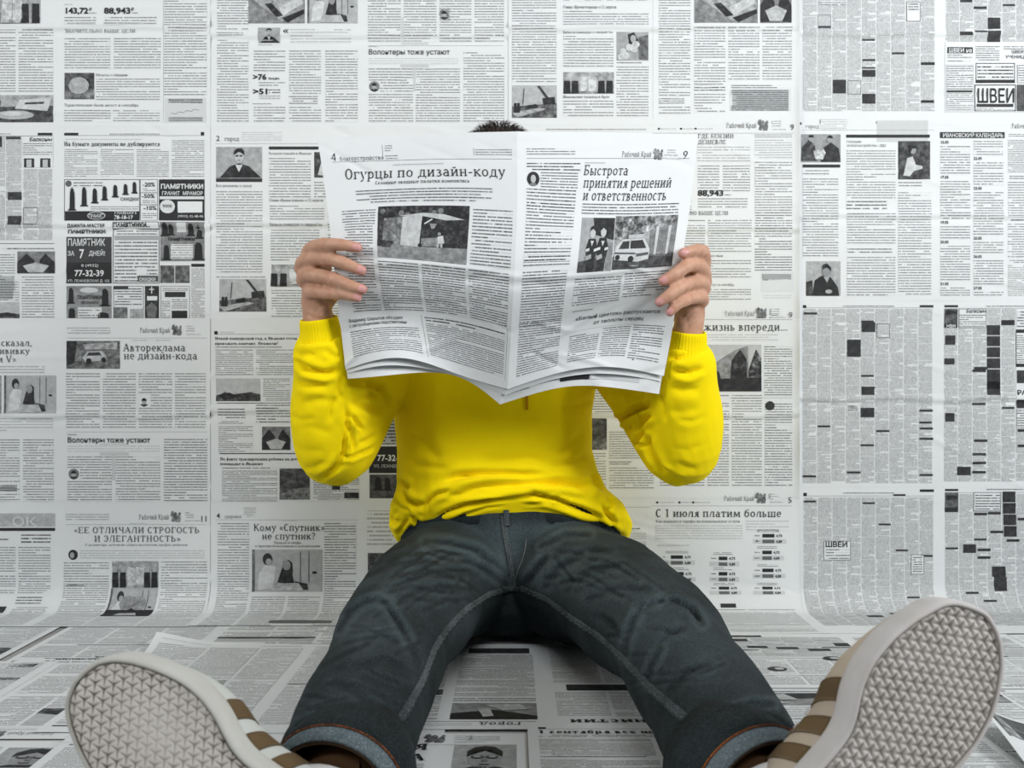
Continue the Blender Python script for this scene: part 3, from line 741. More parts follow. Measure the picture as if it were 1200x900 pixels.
s.frame(164, 210, 184.5, 258.5, .5); s.sans('-20%', 167, 218.5, 7, 14.5, .01); s.sans('-50%', 166, 232, 7, 15, .01); s.sans('-10%', 168, 246, 7, 15, .01); s.b(167, 220, 182, 224, 2, 1); s.b(167, 234, 182, 238, 2, 1); s.b(166, 249, 183, 256, 2.3, 1)
for y in (225.5, 239.5): s.box(164, y, 184.5, y + .5, .8, 2)
s.pic(186, 210, 239.5, 258.5, .9, .1, 1); s.sans('ПАМЯТНИКИ', 188, 221, 7.5, 50, .03, 0, 3); s.sans('ГРАНИТ  МРАМОР', 189.5, 228.5, 6, 48, .02, .05, 3); s.box(187, 230, 239, 233.5, .05, 3); s.disc(196, 242, 9, 8, .05, 3); s.sans('9500', 190.5, 243, 5, 11, .01, .9, 4); s.b(208, 236, 237, 249, 2.6, .0, 2); s.sans('(4932) 32-48-46', 208, 254.5, 4, 30, .01, .1, 3)
s.b(79, 255, 79.5, 256, 1)
s.sans('ДАНИЛА-МАСТЕР', 79, 266, 4.5, 44, .02); s.sans('ПАМЯТНИКИ', 79, 273.5, 6.5, 44, .03)
s.pic(77.5, 277.5, 130.5, 332, .78, .06, 1); s.pic(77.5, 307.5, 130.5, 332, .92, .06, 1.5); s.sans('ПАМЯТНИК', 79, 288, 11.5, 44, .01, 0, 3); s.sans('ЗА', 79, 299.5, 7.5, 8, .01, 0, 3); s.sans('7', 92.5, 302.5, 15, 6, .02, 0, 3); s.sans('ДНЕЙ!', 104, 299.5, 7.5, 19, .01, 0, 3); s.sans('8 (4932)', 95, 312.5, 4.5, 20, .01, .1, 3); s.sans('77-32-39', 87, 323.5, 10, 34.5, .02, 0, 3); s.sans('УЛ. ЛЕЖНЕВСКАЯ Д. 155', 79, 330.5, 4.2, 49, .01, .1, 3)
s.frame(132, 260, 186.5, 332, .7); s.sans('ПАМЯТНИКИ...', 133, 265.5, 5.5, 43, .03); s.rule(132.5, 186, 267.5, 1.5, .85); s.b(136, 269, 184, 279, 3, 1); s.box(134, 276, 185, 281, .3, 2); s.b(134, 282, 184, 331, 4.2, 1.0); s.box(160, 313, 172, 322, 0, 3); s.box(161, 323, 185, 330, .7, 2); s.sans('СКИДКИ', 163, 329, 5, 19, .02, .0, 3)
s.pic(187.5, 260, 239.5, 306, .45, .3, 1); s.sans('ПАМЯТНИКИ', 197, 282, 5, 31, .03, .95, 3)
for x, y, h, w in ((193, 276, 15, 7), (200, 275, 12, 6), (223.5, 276, 14, 7), (233.5, 279, 10, 7), (195, 304, 17, 7), (232.5, 304, 20, 10)): memorial(s, x, y, w, h)
s.box(232, 264, 233, 274, .9, 3); s.box(230, 266, 235, 267, .9, 3); s.b(200, 286, 226, 303, 3, .8, 2); s.box(207, 261, 218, 272, .1, 2)
s.pic(187.5, 311, 204, 331.5, .65, .8, 1); s.pic(205, 311, 222, 331.5, .65, .8, 1); s.box(224, 309, 239.5, 312.5, .9, 2); s.b(224, 314, 239.5, 374, 2, 1)
s.pic(77.5, 335, 130.5, 374, .4, .35, 1); s.disc(104, 340, 11, 3.2, .1, 2); s.sans('ПАМЯТНИКИ', 90, 350.5, 6, 29, .02, .9, 3); s.sans('ИЗ ГРАНИТА', 95, 356, 4, 20, .02, .9, 3)
for x, y, h, w in ((83, 355, 18, 6), (123, 358, 20, 8), (84, 374, 13, 8), (121, 374, 8, 14)): memorial(s, x, y, w, h)
s.box(91, 360, 119, 372, .05, 2); s.b(92, 362, 117, 371, 2.6, 1, 3)
s.frame(132.5, 335, 168, 374, .5); s.b(134, 337, 166, 358, 3.2, 1.1); s.box(133, 335, 150, 339, .8, 2); s.pic(133, 360, 149, 374, .5, .8, 2); s.pic(152, 362, 168, 374, .3, .6, 2)
s.pic(169.5, 335, 186, 374, .85, .35, 1); s.box(177, 336, 178.2, 344, .05, 3); s.box(174.5, 338.5, 180.5, 339.7, .05, 3); s.b(172, 347, 184, 352, 2.5, 0, 2); s.poly([(171, 360), (177.5, 354), (184, 360), (182, 372), (173, 372)], .55, 2, .3)
s.frame(188, 335, 222, 374, .4); s.b(190, 337, 220, 341, 2.4, 1); s.box(193, 342, 217, 348, .85, 2); s.b(201, 350, 219, 362, 2.4, 1); s.box(201, 364, 219, 374, .9, 2); s.b(189, 352, 199, 373, 2, 1)
finish(s)

s = wall_sheet(22, XB, XC, 147, 376, 'wall newspaper left of the held one, with a man in a suit', fold=262, off=.0045)
s.sans('2', 253, 165, 9, None, 0, .75); s.serif('город', 263, 165, 7.5, 17, 1, .6); s.b(283, 154, 330, 165, 2.4, .4); s.rule(252, 420, 168, .3, .4)
motif(s, 253, 172, 307, 209, 'bust'); s.box(253, 209, 307, 213, .85, 2); s.serif('Все ремонты – сразу', 253, 219, 4.6, 42, 1.1, .7); s.cols([253, 311], 223, 320)
s.box(315, 171.5, 373, 175, .85, 2); s.serif('Большое спасибо в Иванове', 315, 181, 4.4, 50, 1.1, .65); s.b(315, 184, 364, 232); motif(s, 368, 178, 396, 208, 'woman'); s.b(368, 212, 410, 232)
s.serif('Гонки «Время первых» – 12 апреля', 315.5, 236, 4.5, 63, 1.2, .8); s.b(316, 240, 380, 258); s.serif('Битва на помидорах со скидкой 50%', 316.5, 264.5, 4.4, 61, 1.2, .8); s.b(317, 268, 374, 306)
motif(s, 318, 310, 378, 336, 'group'); s.b(318, 339, 374, 372); s.b(253, 323, 311, 326, 3, .8); motif(s, 257, 327, 312, 365, 'crane'); s.b(384, 240, 420, 372)
s.cols([431, 473, 515, 556, 594], 170, 372)
finish(s)

s = wall_sheet(23, XC, XD, 145, 373.2, 'wall newspaper right of the held one, with a petrol headline and columns of text', fold=268, off=.0065, lift=.005)
masthead(s, 930, 150, '9', 1, 1, True, False)
for x in (772, 798, 815): s.disc(x, 151, 1.2, 1.2, .85); s.b(x + 2, 149.8, x + 20, 152.2, 2.2, .5)
s.b(640, 150, 757, 153.5, 3, .7); s.serif('ГДЕ БЕНЗИН', 817.5, 162, 7, 42, 1.0, .7); s.serif('ДЕШЕВЛЕ', 817.5, 169, 7, 33, 1.0, .7); s.b(817, 171, 879, 190, 3, .6); s.b(817.5, 193, 843, 225); s.b(847, 193, 879, 225)
s.sans('88,943', 817.5, 229.5, 9.2, 30, .03); s.b(849, 227, 857, 229.8, 2.5, 1); s.b(818, 231.5, 876, 244); s.serif('ЗНАЧИТЕЛЬНО ВЫШЕ ЦЕЛИ', 775, 252, 6.5, 78, 1, .65)
s.cols([772, 829.5, 884], 257, 296); s.serif('Область с обидами', 830, 301, 4, 17, 1.2, .8); s.b(818, 304, 880, 326); s.serif('были август и сентябрь', 820, 335, 4.4, 40, 1, .8); s.b(815, 338, 880, 352)
s.b(884.5, 157, 928, 161.5, 2.5, .9); s.b(884.5, 163, 928, 186, 3, .6); s.b(884.5, 189, 928, 248); s.b(884.5, 248, 928, 318, 3.1, 1); s.b(893, 321, 928, 329, 2.7, 1.1); s.box(892, 318, 930, 342, .05, 1); s.b(895, 345, 928, 350, 2.5, .3)
s.b(773, 171, 810, 250); s.cols([602, 645, 688, 731, 768], 170, 372)
finish(s)

s = wall_sheet(24, XD, XE, 145, 376, 'right wall newspaper with a dark calendar banner, dates and a gardening woman', fold=252, off=.0035)
s.serif('город', 944, 150, 6.5, 16, 1, .5); s.b(962, 139, 992, 151, 2.4, .5); s.box(938, 143, 939.5, 146, .9); s.rule(940, 1095, 152, .25, .4)
motif(s, 939, 157, 985.5, 190, 'handshake'); s.box(941, 192.5, 985, 196, .85, 2); s.b(941, 198, 972, 205, 3.4, .8); s.b(941, 208, 983, 301, 3.1); motif(s, 945, 306, 985.5, 346.5, 'elder')
s.box(992, 157.5, 1090, 161, .88, 2); s.sans('Голосуем', 992.5, 167, 4, 17, 0, .7); s.sans('за благоустройство - 2022', 992.5, 171.5, 4, 46, 0, .7); s.b(992.5, 175, 1050, 233); motif(s, 1053, 165, 1090.5, 210, 'woman'); s.b(1053, 212, 1081, 219, 3.3, .9); s.b(1053, 224, 1092, 346)
s.b(992.5, 234, 1040, 246, 4, 1.0); s.b(993, 249, 1050, 286); s.b(993, 290, 1046, 297, 3.5, 1.0); s.b(993, 300, 1050, 347)
s.pic(1028, 141, 1088, 166, .10, .05, .5)
s.serif('Рабочий Край', 1186, 150, 8, 34, .8, .8)
s.box(1102, 154.5, 1178, 161.5, .86, 2); s.sans('ИВАНОВСКИЙ КАЛЕНДАРЬ', 1105, 160.5, 6.2, 71, .015, 0, 3)
for x, ds in ((1102.5, (('15.05', 168), ('17.05', 209), ('19.05', 262), ('20.05', 285), ('21.05', 334))), (1141.5, (('22.05', 187), ('23.05', 222), ('25.05', 280.5), ('26.05', 302), ('27.05', 339)))):
    for i, (d, y) in enumerate(ds):
        s.sans(d, x, y, 4.6, 9.5, .02); nx = ds[i + 1][1] - 5 if i + 1 < len(ds) else 347
        s.b(x, y + 2, x + 35, nx, 3, .9)
s.b(1141.5, 164, 1176, 182); s.b(1183, 156, 1228, 160, 2.4, 1); s.b(1182, 163, 1230, 202, 2.2, 1); s.b(1184, 205, 1228, 210, 2.4, 1.1); s.b(1182, 212, 1230, 254, 3); s.b(1186, 256, 1228, 259, 2.4, 1.1); s.b(1182, 261, 1230, 302, 3); s.b(1184, 304, 1228, 308, 2.4, 1.1); s.b(1182, 310, 1230, 347, 2.2)
finish(s)

# ---- third row
s = wall_sheet(31, XA, XB, 373, 591, 'left wall newspaper in third row with a large headline beside a car photo', fold=487, off=.006)
for t, y in (('рассказал,', 405.5), ('прививку', 415), ('и V»', 424.5)): s.serif(t, 37 if t[0] == 'р' else (35 if t[0] == 'п' else 19), y, 11, None, .9, .8, anchor='r')
s.b(-60, 428, 52, 438, 3, .6); motif(s, 5, 440, 66, 484.5, 'room'); motif(s, -50, 440, 2, 484.5, 'group'); s.b(-60, 489, 62, 506, 3.3, .5); s.b(-60, 514, 23, 590); s.b(27, 514, 63, 590); s.b(0, 568, 20, 576, 2.6, 1.1)
masthead(s, 243, 390, '', 1, 1, True)
motif(s, 78, 399.5, 140.5, 432, 'car'); s.b(152, 397.5, 200, 400, 2.3, .5); s.serif('Автореклама', 144, 411.5, 12.5, 73, .95, .8); s.serif('не дизайн-кода', 145, 421, 12.5, 86, .95, .8)
s.cols([77.5, 120.5, 162.5, 205, 244.5], 436.5, 502); s.box(162, 462.5, 176.5, 478, 0, 1.5); portrait(s, 169, 470.5, 6.3); s.rule(78, 243, 506, .3, .4); s.b(79, 508, 90, 510.5, 2.4, .9)
s.sans('Волонтеры тоже устают', 79, 518.5, 8.4, 97, .012, .9); s.b(79, 521.5, 187, 530, 3, .35); s.b(79, 534, 131, 549); s.b(94, 549, 131, 562); s.b(79, 563, 131, 590); portrait(s, 86.5, 555.5, 6.3); s.b(135.5, 534, 188, 590); s.b(192, 513.5, 243, 588, 3.1, .95)
s.pic(117, 520, 151, 563, .10, .06, .5)
finish(s)

s = wall_sheet(32, XB, XC, 373, 591, 'wall newspaper behind the left sleeve, with ruled headlines and small photos', fold=480, off=.0055)
s.box(251, 388, 255, 392, .95); s.rule(251, 420, 391.5, .3, .7); s.b(258, 388, 274, 390.5, 2.4, .4)
s.serif('Новый конкурсный год, в Иванове готов', 252, 398, 4.6, 96, 1.5, .9); s.serif('провожать контакт. Неужели?', 252, 404, 4.6, 74, 1.5, .9); s.b(252, 405.5, 330, 408, 2.5, 1)
s.cols([252.5, 300, 348], 409, 440, 2.3, .95); motif(s, 253, 443.5, 305, 470, 'boats'); s.cols([308, 343], 443, 470, 2.2, 1)
s.rule(254, 420, 472, .8, .8); s.b(255, 478, 287, 491, 3.4, 1.1); s.b(256, 493, 285, 497, 2.5, 1); s.b(256, 499, 296, 530, 2.2, 1); s.b(300, 473.5, 342, 496, 3.2, 1.1); motif(s, 307, 500, 340, 527.5, 'hands')
s.rule(257, 420, 531, 1.1, .85); s.serif('По факту травмирования ребенка на детской', 258, 539.5, 4.8, 100, 1.5, .9); s.serif('площадке в Иванове', 258, 545, 4.8, 50, 1.5, .9); s.b(260, 547, 330, 550, 2.5, .9); s.b(260, 551, 325, 588, 2.0, 1.05)
motif(s, 327.5, 549, 363, 585.5, 'dark'); s.b(367, 551, 421, 586, 1.9, 1.1); s.pic(389, 563, 398.5, 574, .85, .5, 2); s.pic(403, 550, 419, 561, .8, .8, 2); s.pic(403.5, 577, 420.5, 584, .85, .6, 2); s.b(366, 440, 421, 545, 2.5)
s.cols([431, 480, 530, 594], 440, 520, 2.3, 1.1); s.pic(432.5, 523, 486, 554.5, .92, .05, 1.5); s.sans('77-32-39', 442, 540, 10, 34, .02, .0, 3); s.sans('УЛ. ЛЕЖНЕВСКАЯ', 438, 548, 5, 40, .01, .2, 3); s.pic(433, 556, 486, 584, .7, .4, 1); memorial(s, 443, 574, 8, 15); memorial(s, 454, 574, 7, 14); s.b(432, 484, 490, 522, 4, 1.2)
finish(s)

s = wall_sheet(33, XC, XD, 373.2, 584.2, 'wall newspaper behind the right sleeve, with a photo of an old building by trees', fold=486, off=.0075, lift=.005)
masthead(s, 928, 370, '9', 1, 1, False, False); s.rule(772, 928, 374.5, .3, .5); s.serif('Вся жизнь впереди…', 800, 387.5, 13.2, 122, .95, .82); s.b(824, 391, 912, 399.5, 3, .45); s.b(822, 401, 826, 460)
motif(s, 829, 404, 892, 458.5, 'building'); s.b(895.5, 405, 928, 464, 2.8, 1); s.rule(829, 928, 466, .3, .4); s.cols([773, 829, 857.5, 896], 462, 570); s.b(896, 472, 928, 570, 3.1, .95); s.disc(902, 475.5, 5.5, 5.5, .85, 3, .2)
s.cols([603, 646, 689], 400, 570); motif(s, 690, 490, 711, 527, 'dark'); s.b(690, 530, 710, 572); s.b(714, 505, 766, 538, 2.8); s.b(714, 540, 740, 545, 2.4, 1.1); s.b(714, 547, 766, 573, 2.8); s.b(640, 404, 766, 484)
finish(s)

s = wall_sheet(34, XD, XE, 368, 591, 'right wall newspaper in third row, dense small advertisements beside a ladder of black boxes', fold=467, off=.004)
s.box(941, 357.5, 945, 361, .95); s.rule(941, 1094, 360.5, .3, .6); s.b(988, 357.5, 1048, 360, 2.3, 1); s.box(1078, 357.5, 1094, 360, .9)
s.paper(XD, 354, XE, 369)
classified(s, 941, 1094, 362, 567, 9, .06, 12); blocks(s, [(1010, 377.5, 1026, 389), (993, 398, 1009, 418), (1010, 455.5, 1025, 463), (1009, 478, 1025, 489)]); s.frame(1027.5, 379.5, 1043, 396, .5, .8, 3)
for x, y in ((1078, 501), (1078, 555.5), (1009, 520.5), (1027, 504), (941, 557), (993, 552.5), (1078, 513), (1010, 453), (942, 366), (1078, 480)): s.box(x, y, x + 15.5, y + 2.3, .85, 3)
s.box(993, 473, 1007, 483, 0, 2); s.pic(994, 475, 1006, 482, .3, .9, 3)
s.box(1107, 357.5, 1123, 360, .9); s.rule(1107, 1270, 361, .3, .6); s.b(1156, 357.5, 1240, 360, 2.3, 1); classified(s, 1107, 1275, 362, 565, 10, .1, 13)
s.pic(1107, 362, 1122.5, 384, .7, .6, 2); s.sans('ДВЕРИ', 1108, 368, 5, 13, .03, .95, 4); s.box(1107, 379, 1122, 384, .9, 3); s.sans('ЖБИ', 1109, 383.5, 4.5, 11, .03, 0, 4); s.box(1124, 362, 1156, 384, 0, 2); s.sans('Балконы', 1132, 366.5, 6, 24, .02, .95, 3, .2); s.b(1125, 368, 1155, 383.5, 2.6, 1, 3); s.frame(1124, 362, 1156, 384, .4, .7, 3)
blocks(s, [(1157, 381 + i * 13, 1172.5, 392.5 + i * 13) for i in range(6)]); blocks(s, [(1157, 444, 1172.5, 463), (1174, 375, 1189.5, 381), (1108, 393, 1120, 404), (1107, 420, 1119, 427), (1122, 547, 1138, 557), (1108, 484, 1119, 494)])
for x, y in ((1140, 433), (1140, 472), (1142, 515), (1140, 531), (1140, 541), (1140, 552), (1142, 430)): s.box(x, y, x + 15.5, y + 2.8, .88, 3)
s.box(1191, 362, 1230, 470, 0, 2); s.b(1192, 364, 1229, 384, 3.5, 1.1, 3); s.box(1191, 386, 1230, 390, .9, 3); s.b(1192, 392, 1229, 428, 2.6, 1, 3); s.frame(1191, 386, 1230, 430, .5, .8, 3); s.box(1191, 426, 1230, 430, .9, 3); s.pic(1192, 434, 1228, 449, .8, .5, 3); s.sans('РАБОТА', 1192, 463, 8, 36, .03, .95, 3); s.box(1192, 468, 1229, 478, .9, 3); s.b(1192, 480, 1229, 500, 3, 1.1, 3)
for y in (503, 521): s.box(1193, y, 1230, y + 3, .9, 3)
finish(s)

# ---- bottom row, bending out onto the floor
def arc(y):  # picture row on the bend -> length down the sheet
    return y
s = wall_sheet(41, XA, XB, 588, 789, 'bottom left wall newspaper curving onto the floor, its two-line headline in capitals', fold=None, off=.007, cove=True)
s.pic(-60, 601.5, 65, 617, .22, .3, 1); s.box(-60, 618.5, 65, 622, .9, 2); s.sans('ОК', 14, 616.5, 15, 30, .02, .1, 3); s.b(-60, 630, 10, 634, 3, 1.1); s.b(25, 625, 60, 637, 4, 1.1); s.cols([-60, -20, 22, 63], 640, 698); s.b(22, 701, 52, 713, 4, 1.1); s.b(22, 716, 62, 785); s.pic(-60, 716, 14, 728, .85, .3, 2); s.b(-60, 735, 18, 785)
masthead(s, 242, 608.5, '11', 1, 1, True); s.b(152, 612.5, 172, 614.5, 2, .5)
s.serif('«ЕЕ ОТЛИЧАЛИ СТРОГОСТЬ', 160, 624.5, 10, 147, .85, .8, anchor='c'); s.serif('И ЭЛЕГАНТНОСТЬ»', 161, 634.5, 10, 101, .85, .8, anchor='c'); s.serif('О редакторе, который собрал коллектив профессионалов', 160, 639.5, 4, 120, .9, .7, anchor='c')
s.disc(86, 650, 5.5, 6, .9, 2, .2); s.disc(85, 650.5, 2.6, 3.6, .3, 3, .1); s.b(94, 644, 240, 655, 3, .5); s.b(75, 658, 128, 785); motif(s, 131.5, 657.5, 186, 690, 'group'); motif(s, 131, 690, 186, 742, 'room'); s.box(131, 722, 186, 742, .88, 3); s.disc(153, 712, 9, 11, .4, 4, .5); s.disc(166, 712, 8, 11, .4, 4, .5); s.b(189, 657, 243, 785); s.b(131, 746, 186, 785); s.b(78, 684, 100, 688, 2.6, 1.2)
finish(s)

s = wall_sheet(42, XB, XC, 588, 785, 'bottom wall newspaper left of the seated person, with a question headline above a photo', off=.0065, cove=True)
s.sans('4', 254, 607, 8, None, .01, .85); s.serif('здоровье', 263, 607, 6, 20, 1, .6); s.b(286, 594, 300, 606, 2.4, .7); s.rule(253, 420, 609, .3, .4); s.b(330, 608.5, 347, 611, 2.4, .5)
s.serif('Кому «Спутник»', 338.5, 622, 11.5, 83, .95, .82, anchor='c'); s.serif('не спутник?', 338, 632, 11.5, 62, .95, .82, anchor='c'); s.serif('Правда и мифы', 337, 637, 4, 32, 1, .8, anchor='c'); s.serif('о противопоказаниях к вакцинации', 337, 641, 4, 76, 1, .8, anchor='c')
motif(s, 295.5, 644, 378, 695, 'room'); s.b(255, 612, 292, 785); s.b(380, 612, 417, 785, 3.1, .95); s.b(296, 701, 335, 785); s.b(339, 701, 376, 760); s.box(330, 762, 400, 775, .6, 2)
s.cols([430, 480, 530, 592], 600, 640, 5, .6); s.rule(431, 590, 598.5, .4, .7); motif(s, 431, 648, 475, 676, 'dark'); s.b(431, 690, 480, 785)
finish(s)

s = wall_sheet(43, XC, XD, 584, 819.5, 'bottom wall newspaper right of the seated person, with rows of small dark bars', off=.0085, cove=True)
masthead(s, 927, 586.5, '5', 1, 1, True, False)
for x in (770, 796, 812): s.disc(x, 588.5, 1.3, 1.3, .85); s.b(x + 2.5, 587.3, x + 20, 589.6, 2.2, .5)
s.serif('С 1 июля платим больше', 768, 605.5, 13, 147, 1.0, .85); s.serif('Как изменятся тарифы на коммунальные услуги', 768.5, 612, 4.6, 98, 1.0, .75); s.b(768, 614.5, 870, 632, 3, .45); s.b(874, 609, 924, 622, 3, .4); s.b(770, 637.5, 808, 640, 2.5, .6)
for x, y, w1 in ((786, 652.5, 14), (786, 672, 15), (842, 654, 10), (842, 672, 10), (893, 627.5, 14), (893, 647, 11), (893, 668, 13), (786, 692, 15), (842, 690, 12), (893, 690, 12)):
    s.box(x, y - 2, x + w1, y + 2, .92, 2); s.box(x, y + 4.7, x + w1, y + 8.7, .62, 2); s.box(x - 11, y + 4, x + w1 + 14, y + 9.2, .12, 1); s.sans('4,73', x + w1 + 2, y + 1.5, 4.2, 7, .02); s.sans('4,89', x + w1 + 2, y + 8.3, 4.2, 7, .02); s.b(x - 9, y - 1.5, x - 3, y + 1.5, 3, 1); s.b(x - 9, y + 5, x - 3, y + 8, 3, 1); s.b(x - 6, y - 7.5, x + w1 + 6, y - 4, 2.2, 1.0)
s.box(780, 706, 830, 712, .5, 2); s.box(842, 712, 860, 718, .85, 2); s.b(770, 720, 927, 785); s.b(770, 789, 927, 812, 3.1)
s.serif('Чтоб', 728, 605.5, 12, None, 1, .85, anchor='r'); s.serif('вставать', 736, 615.5, 12, None, 1, .85, anchor='r'); s.b(700, 617.5, 750, 621, 3, 1); s.b(700, 624, 757, 632, 3, .45); s.box(700, 634, 757, 790, .08, 1); s.b(700, 637, 757, 650, 3); s.b(700, 655, 757, 785); s.rule(640, 762, 594, .3, .5)
finish(s)

s = wall_sheet(44, XD, XE, 588, 819, 'bottom right wall newspaper curving onto the floor, columns of tiny advertisements', off=.0045, cove=True)
s.paper(XD, 572, XE, 589)
s.box(941.5, 577.5, 945.5, 581.5, .95); s.rule(941, 1094, 581, .3, .6); s.b(988, 576.5, 1048, 579, 2.3, 1); s.box(1078, 573.5, 1094.5, 576.5, .9); classified(s, 942, 1095, 583, 785, 9, .05, 22)
for x, y in ((942, 586.5), (1011, 588.5), (1030, 613.5), (1047, 579), (1050, 644), (1064, 751)): s.box(x, y, x + 14, y + 2, .85, 3)
s.box(965.5, 634, 997, 656.5, 0, 2); s.sans('ШВЕИ', 967, 641, 8.5, 26, .03, .95, 3); s.b(968, 642.5, 996, 656, 3.2, 1, 3); s.frame(965.5, 634, 997, 656.5, .4, .7, 3); s.box(1068, 650, 1083, 673, 0, 2); s.frame(1068, 650, 1083, 673, .4, .7, 3); s.b(1070, 652, 1081, 671, 2.8, 1.1, 3)
blocks(s, [(1004, 738, 1022, 746), (1034, 728, 1050, 733), (1046, 744, 1063, 749)])
s.box(1107.5, 573, 1123, 575.5, .9); s.rule(1107, 1270, 577, .3, .6); s.b(1156, 572, 1240, 575, 2.3, 1); classified(s, 1108, 1275, 579, 785, 10, .1, 23)
s.pic(1107.5, 577, 1123, 600, .65, .7, 2); s.sans('ДВЕРИ', 1108.5, 585, 6, 13, .03, .95, 4); s.box(1107.5, 595, 1123, 600, .9, 3); s.frame(1141, 577, 1173, 599, .5, .8, 3); s.box(1141, 577, 1173, 599, 0, 2); s.b(1143, 579, 1172, 598, 3.2, 1.1, 3)
blocks(s, [(1175 + i * .6, 576 + i * 13.5, 1190 + i * .6, 588.5 + i * 13.5) for i in range(4)]); blocks(s, [(1129, 638, 1144, 648), (1163, 664, 1179, 676), (1165, 676, 1180, 694)])
for x, y in ((1142, 601), (1158, 600), (1161, 622), (1146, 643), (1146, 652), (1180, 632), (1193, 607), (1131, 695), (1150, 706)): s.box(x, y, x + 15, y + 2.8, .88, 3)
finish(s)
# ------------------------------------------------------------------ sheets on the floor
def floor_map(seed, X0, Y0, up, z, ang=0.0, amp=.0009, lift=None):
    """local origin (top left of the printed page) at (X0, Y0); up = 1 reads from the camera, -1 upside down"""
    wv = wave(seed, 8, 4, 26); ca, sa = math.cos(ang), math.sin(ang)
    def M(x, y):
        x = np.asarray(x, float) * S * up; y = -np.asarray(y, float) * S * up
        X = X0 + x * ca - y * sa; Y = Y0 + x * sa + y * ca
        h = z + amp * .6 + ripple(wv, X, Y, amp)
        h = np.maximum(h, z * .8 + .0004)
        if lift: h = h + lift(X, Y)
        return np.stack([X, np.minimum(Y, 1.985), h], -1)
    return M
FGRP = 'newspaper sheets spread on the floor'

def gpage(s, x, y, w=170, h=240, seed=0, pics=2, head=True, p=3.1, ink=.95):
    """an ordinary page of columns, rules and a few pictures"""
    r = random.Random(seed); x0, x1 = x + 8, x + w - 7; y0, y1 = y + 20, y + h - 10
    if head: s.b(x0, y + 8, x0 + 40, y + 15, 2.6, .6); masthead(s, x1, y + 13, str(r.choice((3, 5, 7, 9))), 1, 1, True, False, 150)
    n = r.choice((3, 4)); cw = (x1 - x0 + 4) / n; yy = y0
    while yy < y1 - 20:
        hh = min(r.uniform(48, 90), y1 - yy)
        kind = r.random()
        s.b(x0, yy + 1, x0 + r.uniform(.5, .95) * (x1 - x0), yy + 6.5, 5.5, 1.15); yy += 9; hh -= 9
        i = 0
        while i < n:
            if pics and r.random() < .38 and i < n - 1:
                k = r.choice(('dark', 'stream', 'group', 'boats', 'hands', 'car')); ph = hh * r.uniform(.4, .6); motif(s, x0 + i * cw, yy, x0 + (i + 2) * cw - 4, yy + ph, k)
                for j in (0, 1): s.b(x0 + (i + j) * cw, yy + ph + 3, x0 + (i + j + 1) * cw - 4, yy + hh - 3, p, ink)
                i += 2; pics -= 1
            else: s.b(x0 + i * cw, yy, x0 + (i + 1) * cw - 4, yy + hh - 3, p, ink); i += 1
        yy += hh; s.rule(x0, x1, yy - 1.5, .5, .6)

def floor_sheet(seed, X0, Y0, up, z, label, w=340, h=240, ang=0, lift=None):
    s = Sheet(floor_map(seed, X0, Y0, up, z * .62, ang, lift=lift), 6.0, .0004, seed=seed)
    s.paper(0, 0, w, h); s.lab = label
    return s
def ffin(s): return finish(s, group=FGRP)

s = floor_sheet(51, -.245, 1.60, -1, .0012, 'upside-down newspaper on the floor along the left wall, behind the left shoe')
gpage(s, 0, 0, 170, 240, 1, 1); gpage(s, 170, 0, 170, 240, 2, 0); s.box(230, 10, 330, 22, 0, 2)
s.serif('вручен от полиции', 200, 22, 8, 95, 1.6, .9, 3); s.serif('возложена', 200, 30, 8, 60, 1.6, .9, 3); ffin(s)
s = floor_sheet(52, -.838, 1.60, -1, .0016, 'floor newspaper at the left edge by the wall, with a dark strip of print'); gpage(s, 0, 0, 170, 240, 3, 1); gpage(s, 170, 0, 170, 240, 4, 1); s.pic(10, 45, 100, 62, .85, .3, 2); ffin(s)
s = floor_sheet(53, -.42, 1.268, -1, .0024, 'upside-down newspaper on the floor left of the left shoe, with a slanted headline', 370, 208)
gpage(s, 0, 0, 185, 208, 5, 1); s.box(185, 0, 370, 208, 0, 1.2)
s.serif('подожет, вста', 250, 20, 13, 92, 1.5, .9, 3, .25); s.b(200, 25, 350, 46, 3.1, .9, 2); s.b(200, 3, 350, 9, 3, .9, 2); s.serif('новому', 205, 112, 10, 62, 1.6, .9, 3, .2); s.serif('по новому', 205, 104, 8, 40, 1.5, .0, 3, .2)
for x in (195, 250, 305): s.b(x, 50, x + 51, 66, 3, .9, 2); s.b(x, 72, x + 51, 98, 3, .95, 2); s.b(x, 118, x + 51, 150, 3, .95, 2); s.b(x, 158, x + 51, 203, 3, .95, 2)
motif(s, 195, 128, 232, 155, 'dark'); motif(s, 200, 180, 225, 200, 'group'); s.rule(190, 365, 155, 1, .7, ); ffin(s)
s = floor_sheet(54, -1.10, 1.262, 1, .0014, 'newspaper on the floor at the lower left corner, with the printed face of a man', 340, 240)
gpage(s, 0, 0, 170, 240, 8, 1); motif(s, 336 - 55, 14, 338 - 6, 52, 'face'); s.b(180, 12, 276, 60, 3.1, 1); s.b(180, 66, 330, 230); ffin(s)
s = floor_sheet(55, -.505, 1.255, 1, .0035, 'pale newspaper on the floor under the left shoe', 200, 220, .06)
s.serif('Иваново', 20, 22, 10, 50, .8, .8); s.b(14, 30, 110, 36, 3, 1); gpage(s, 0, 36, 200, 180, 9, 1, False); ffin(s)

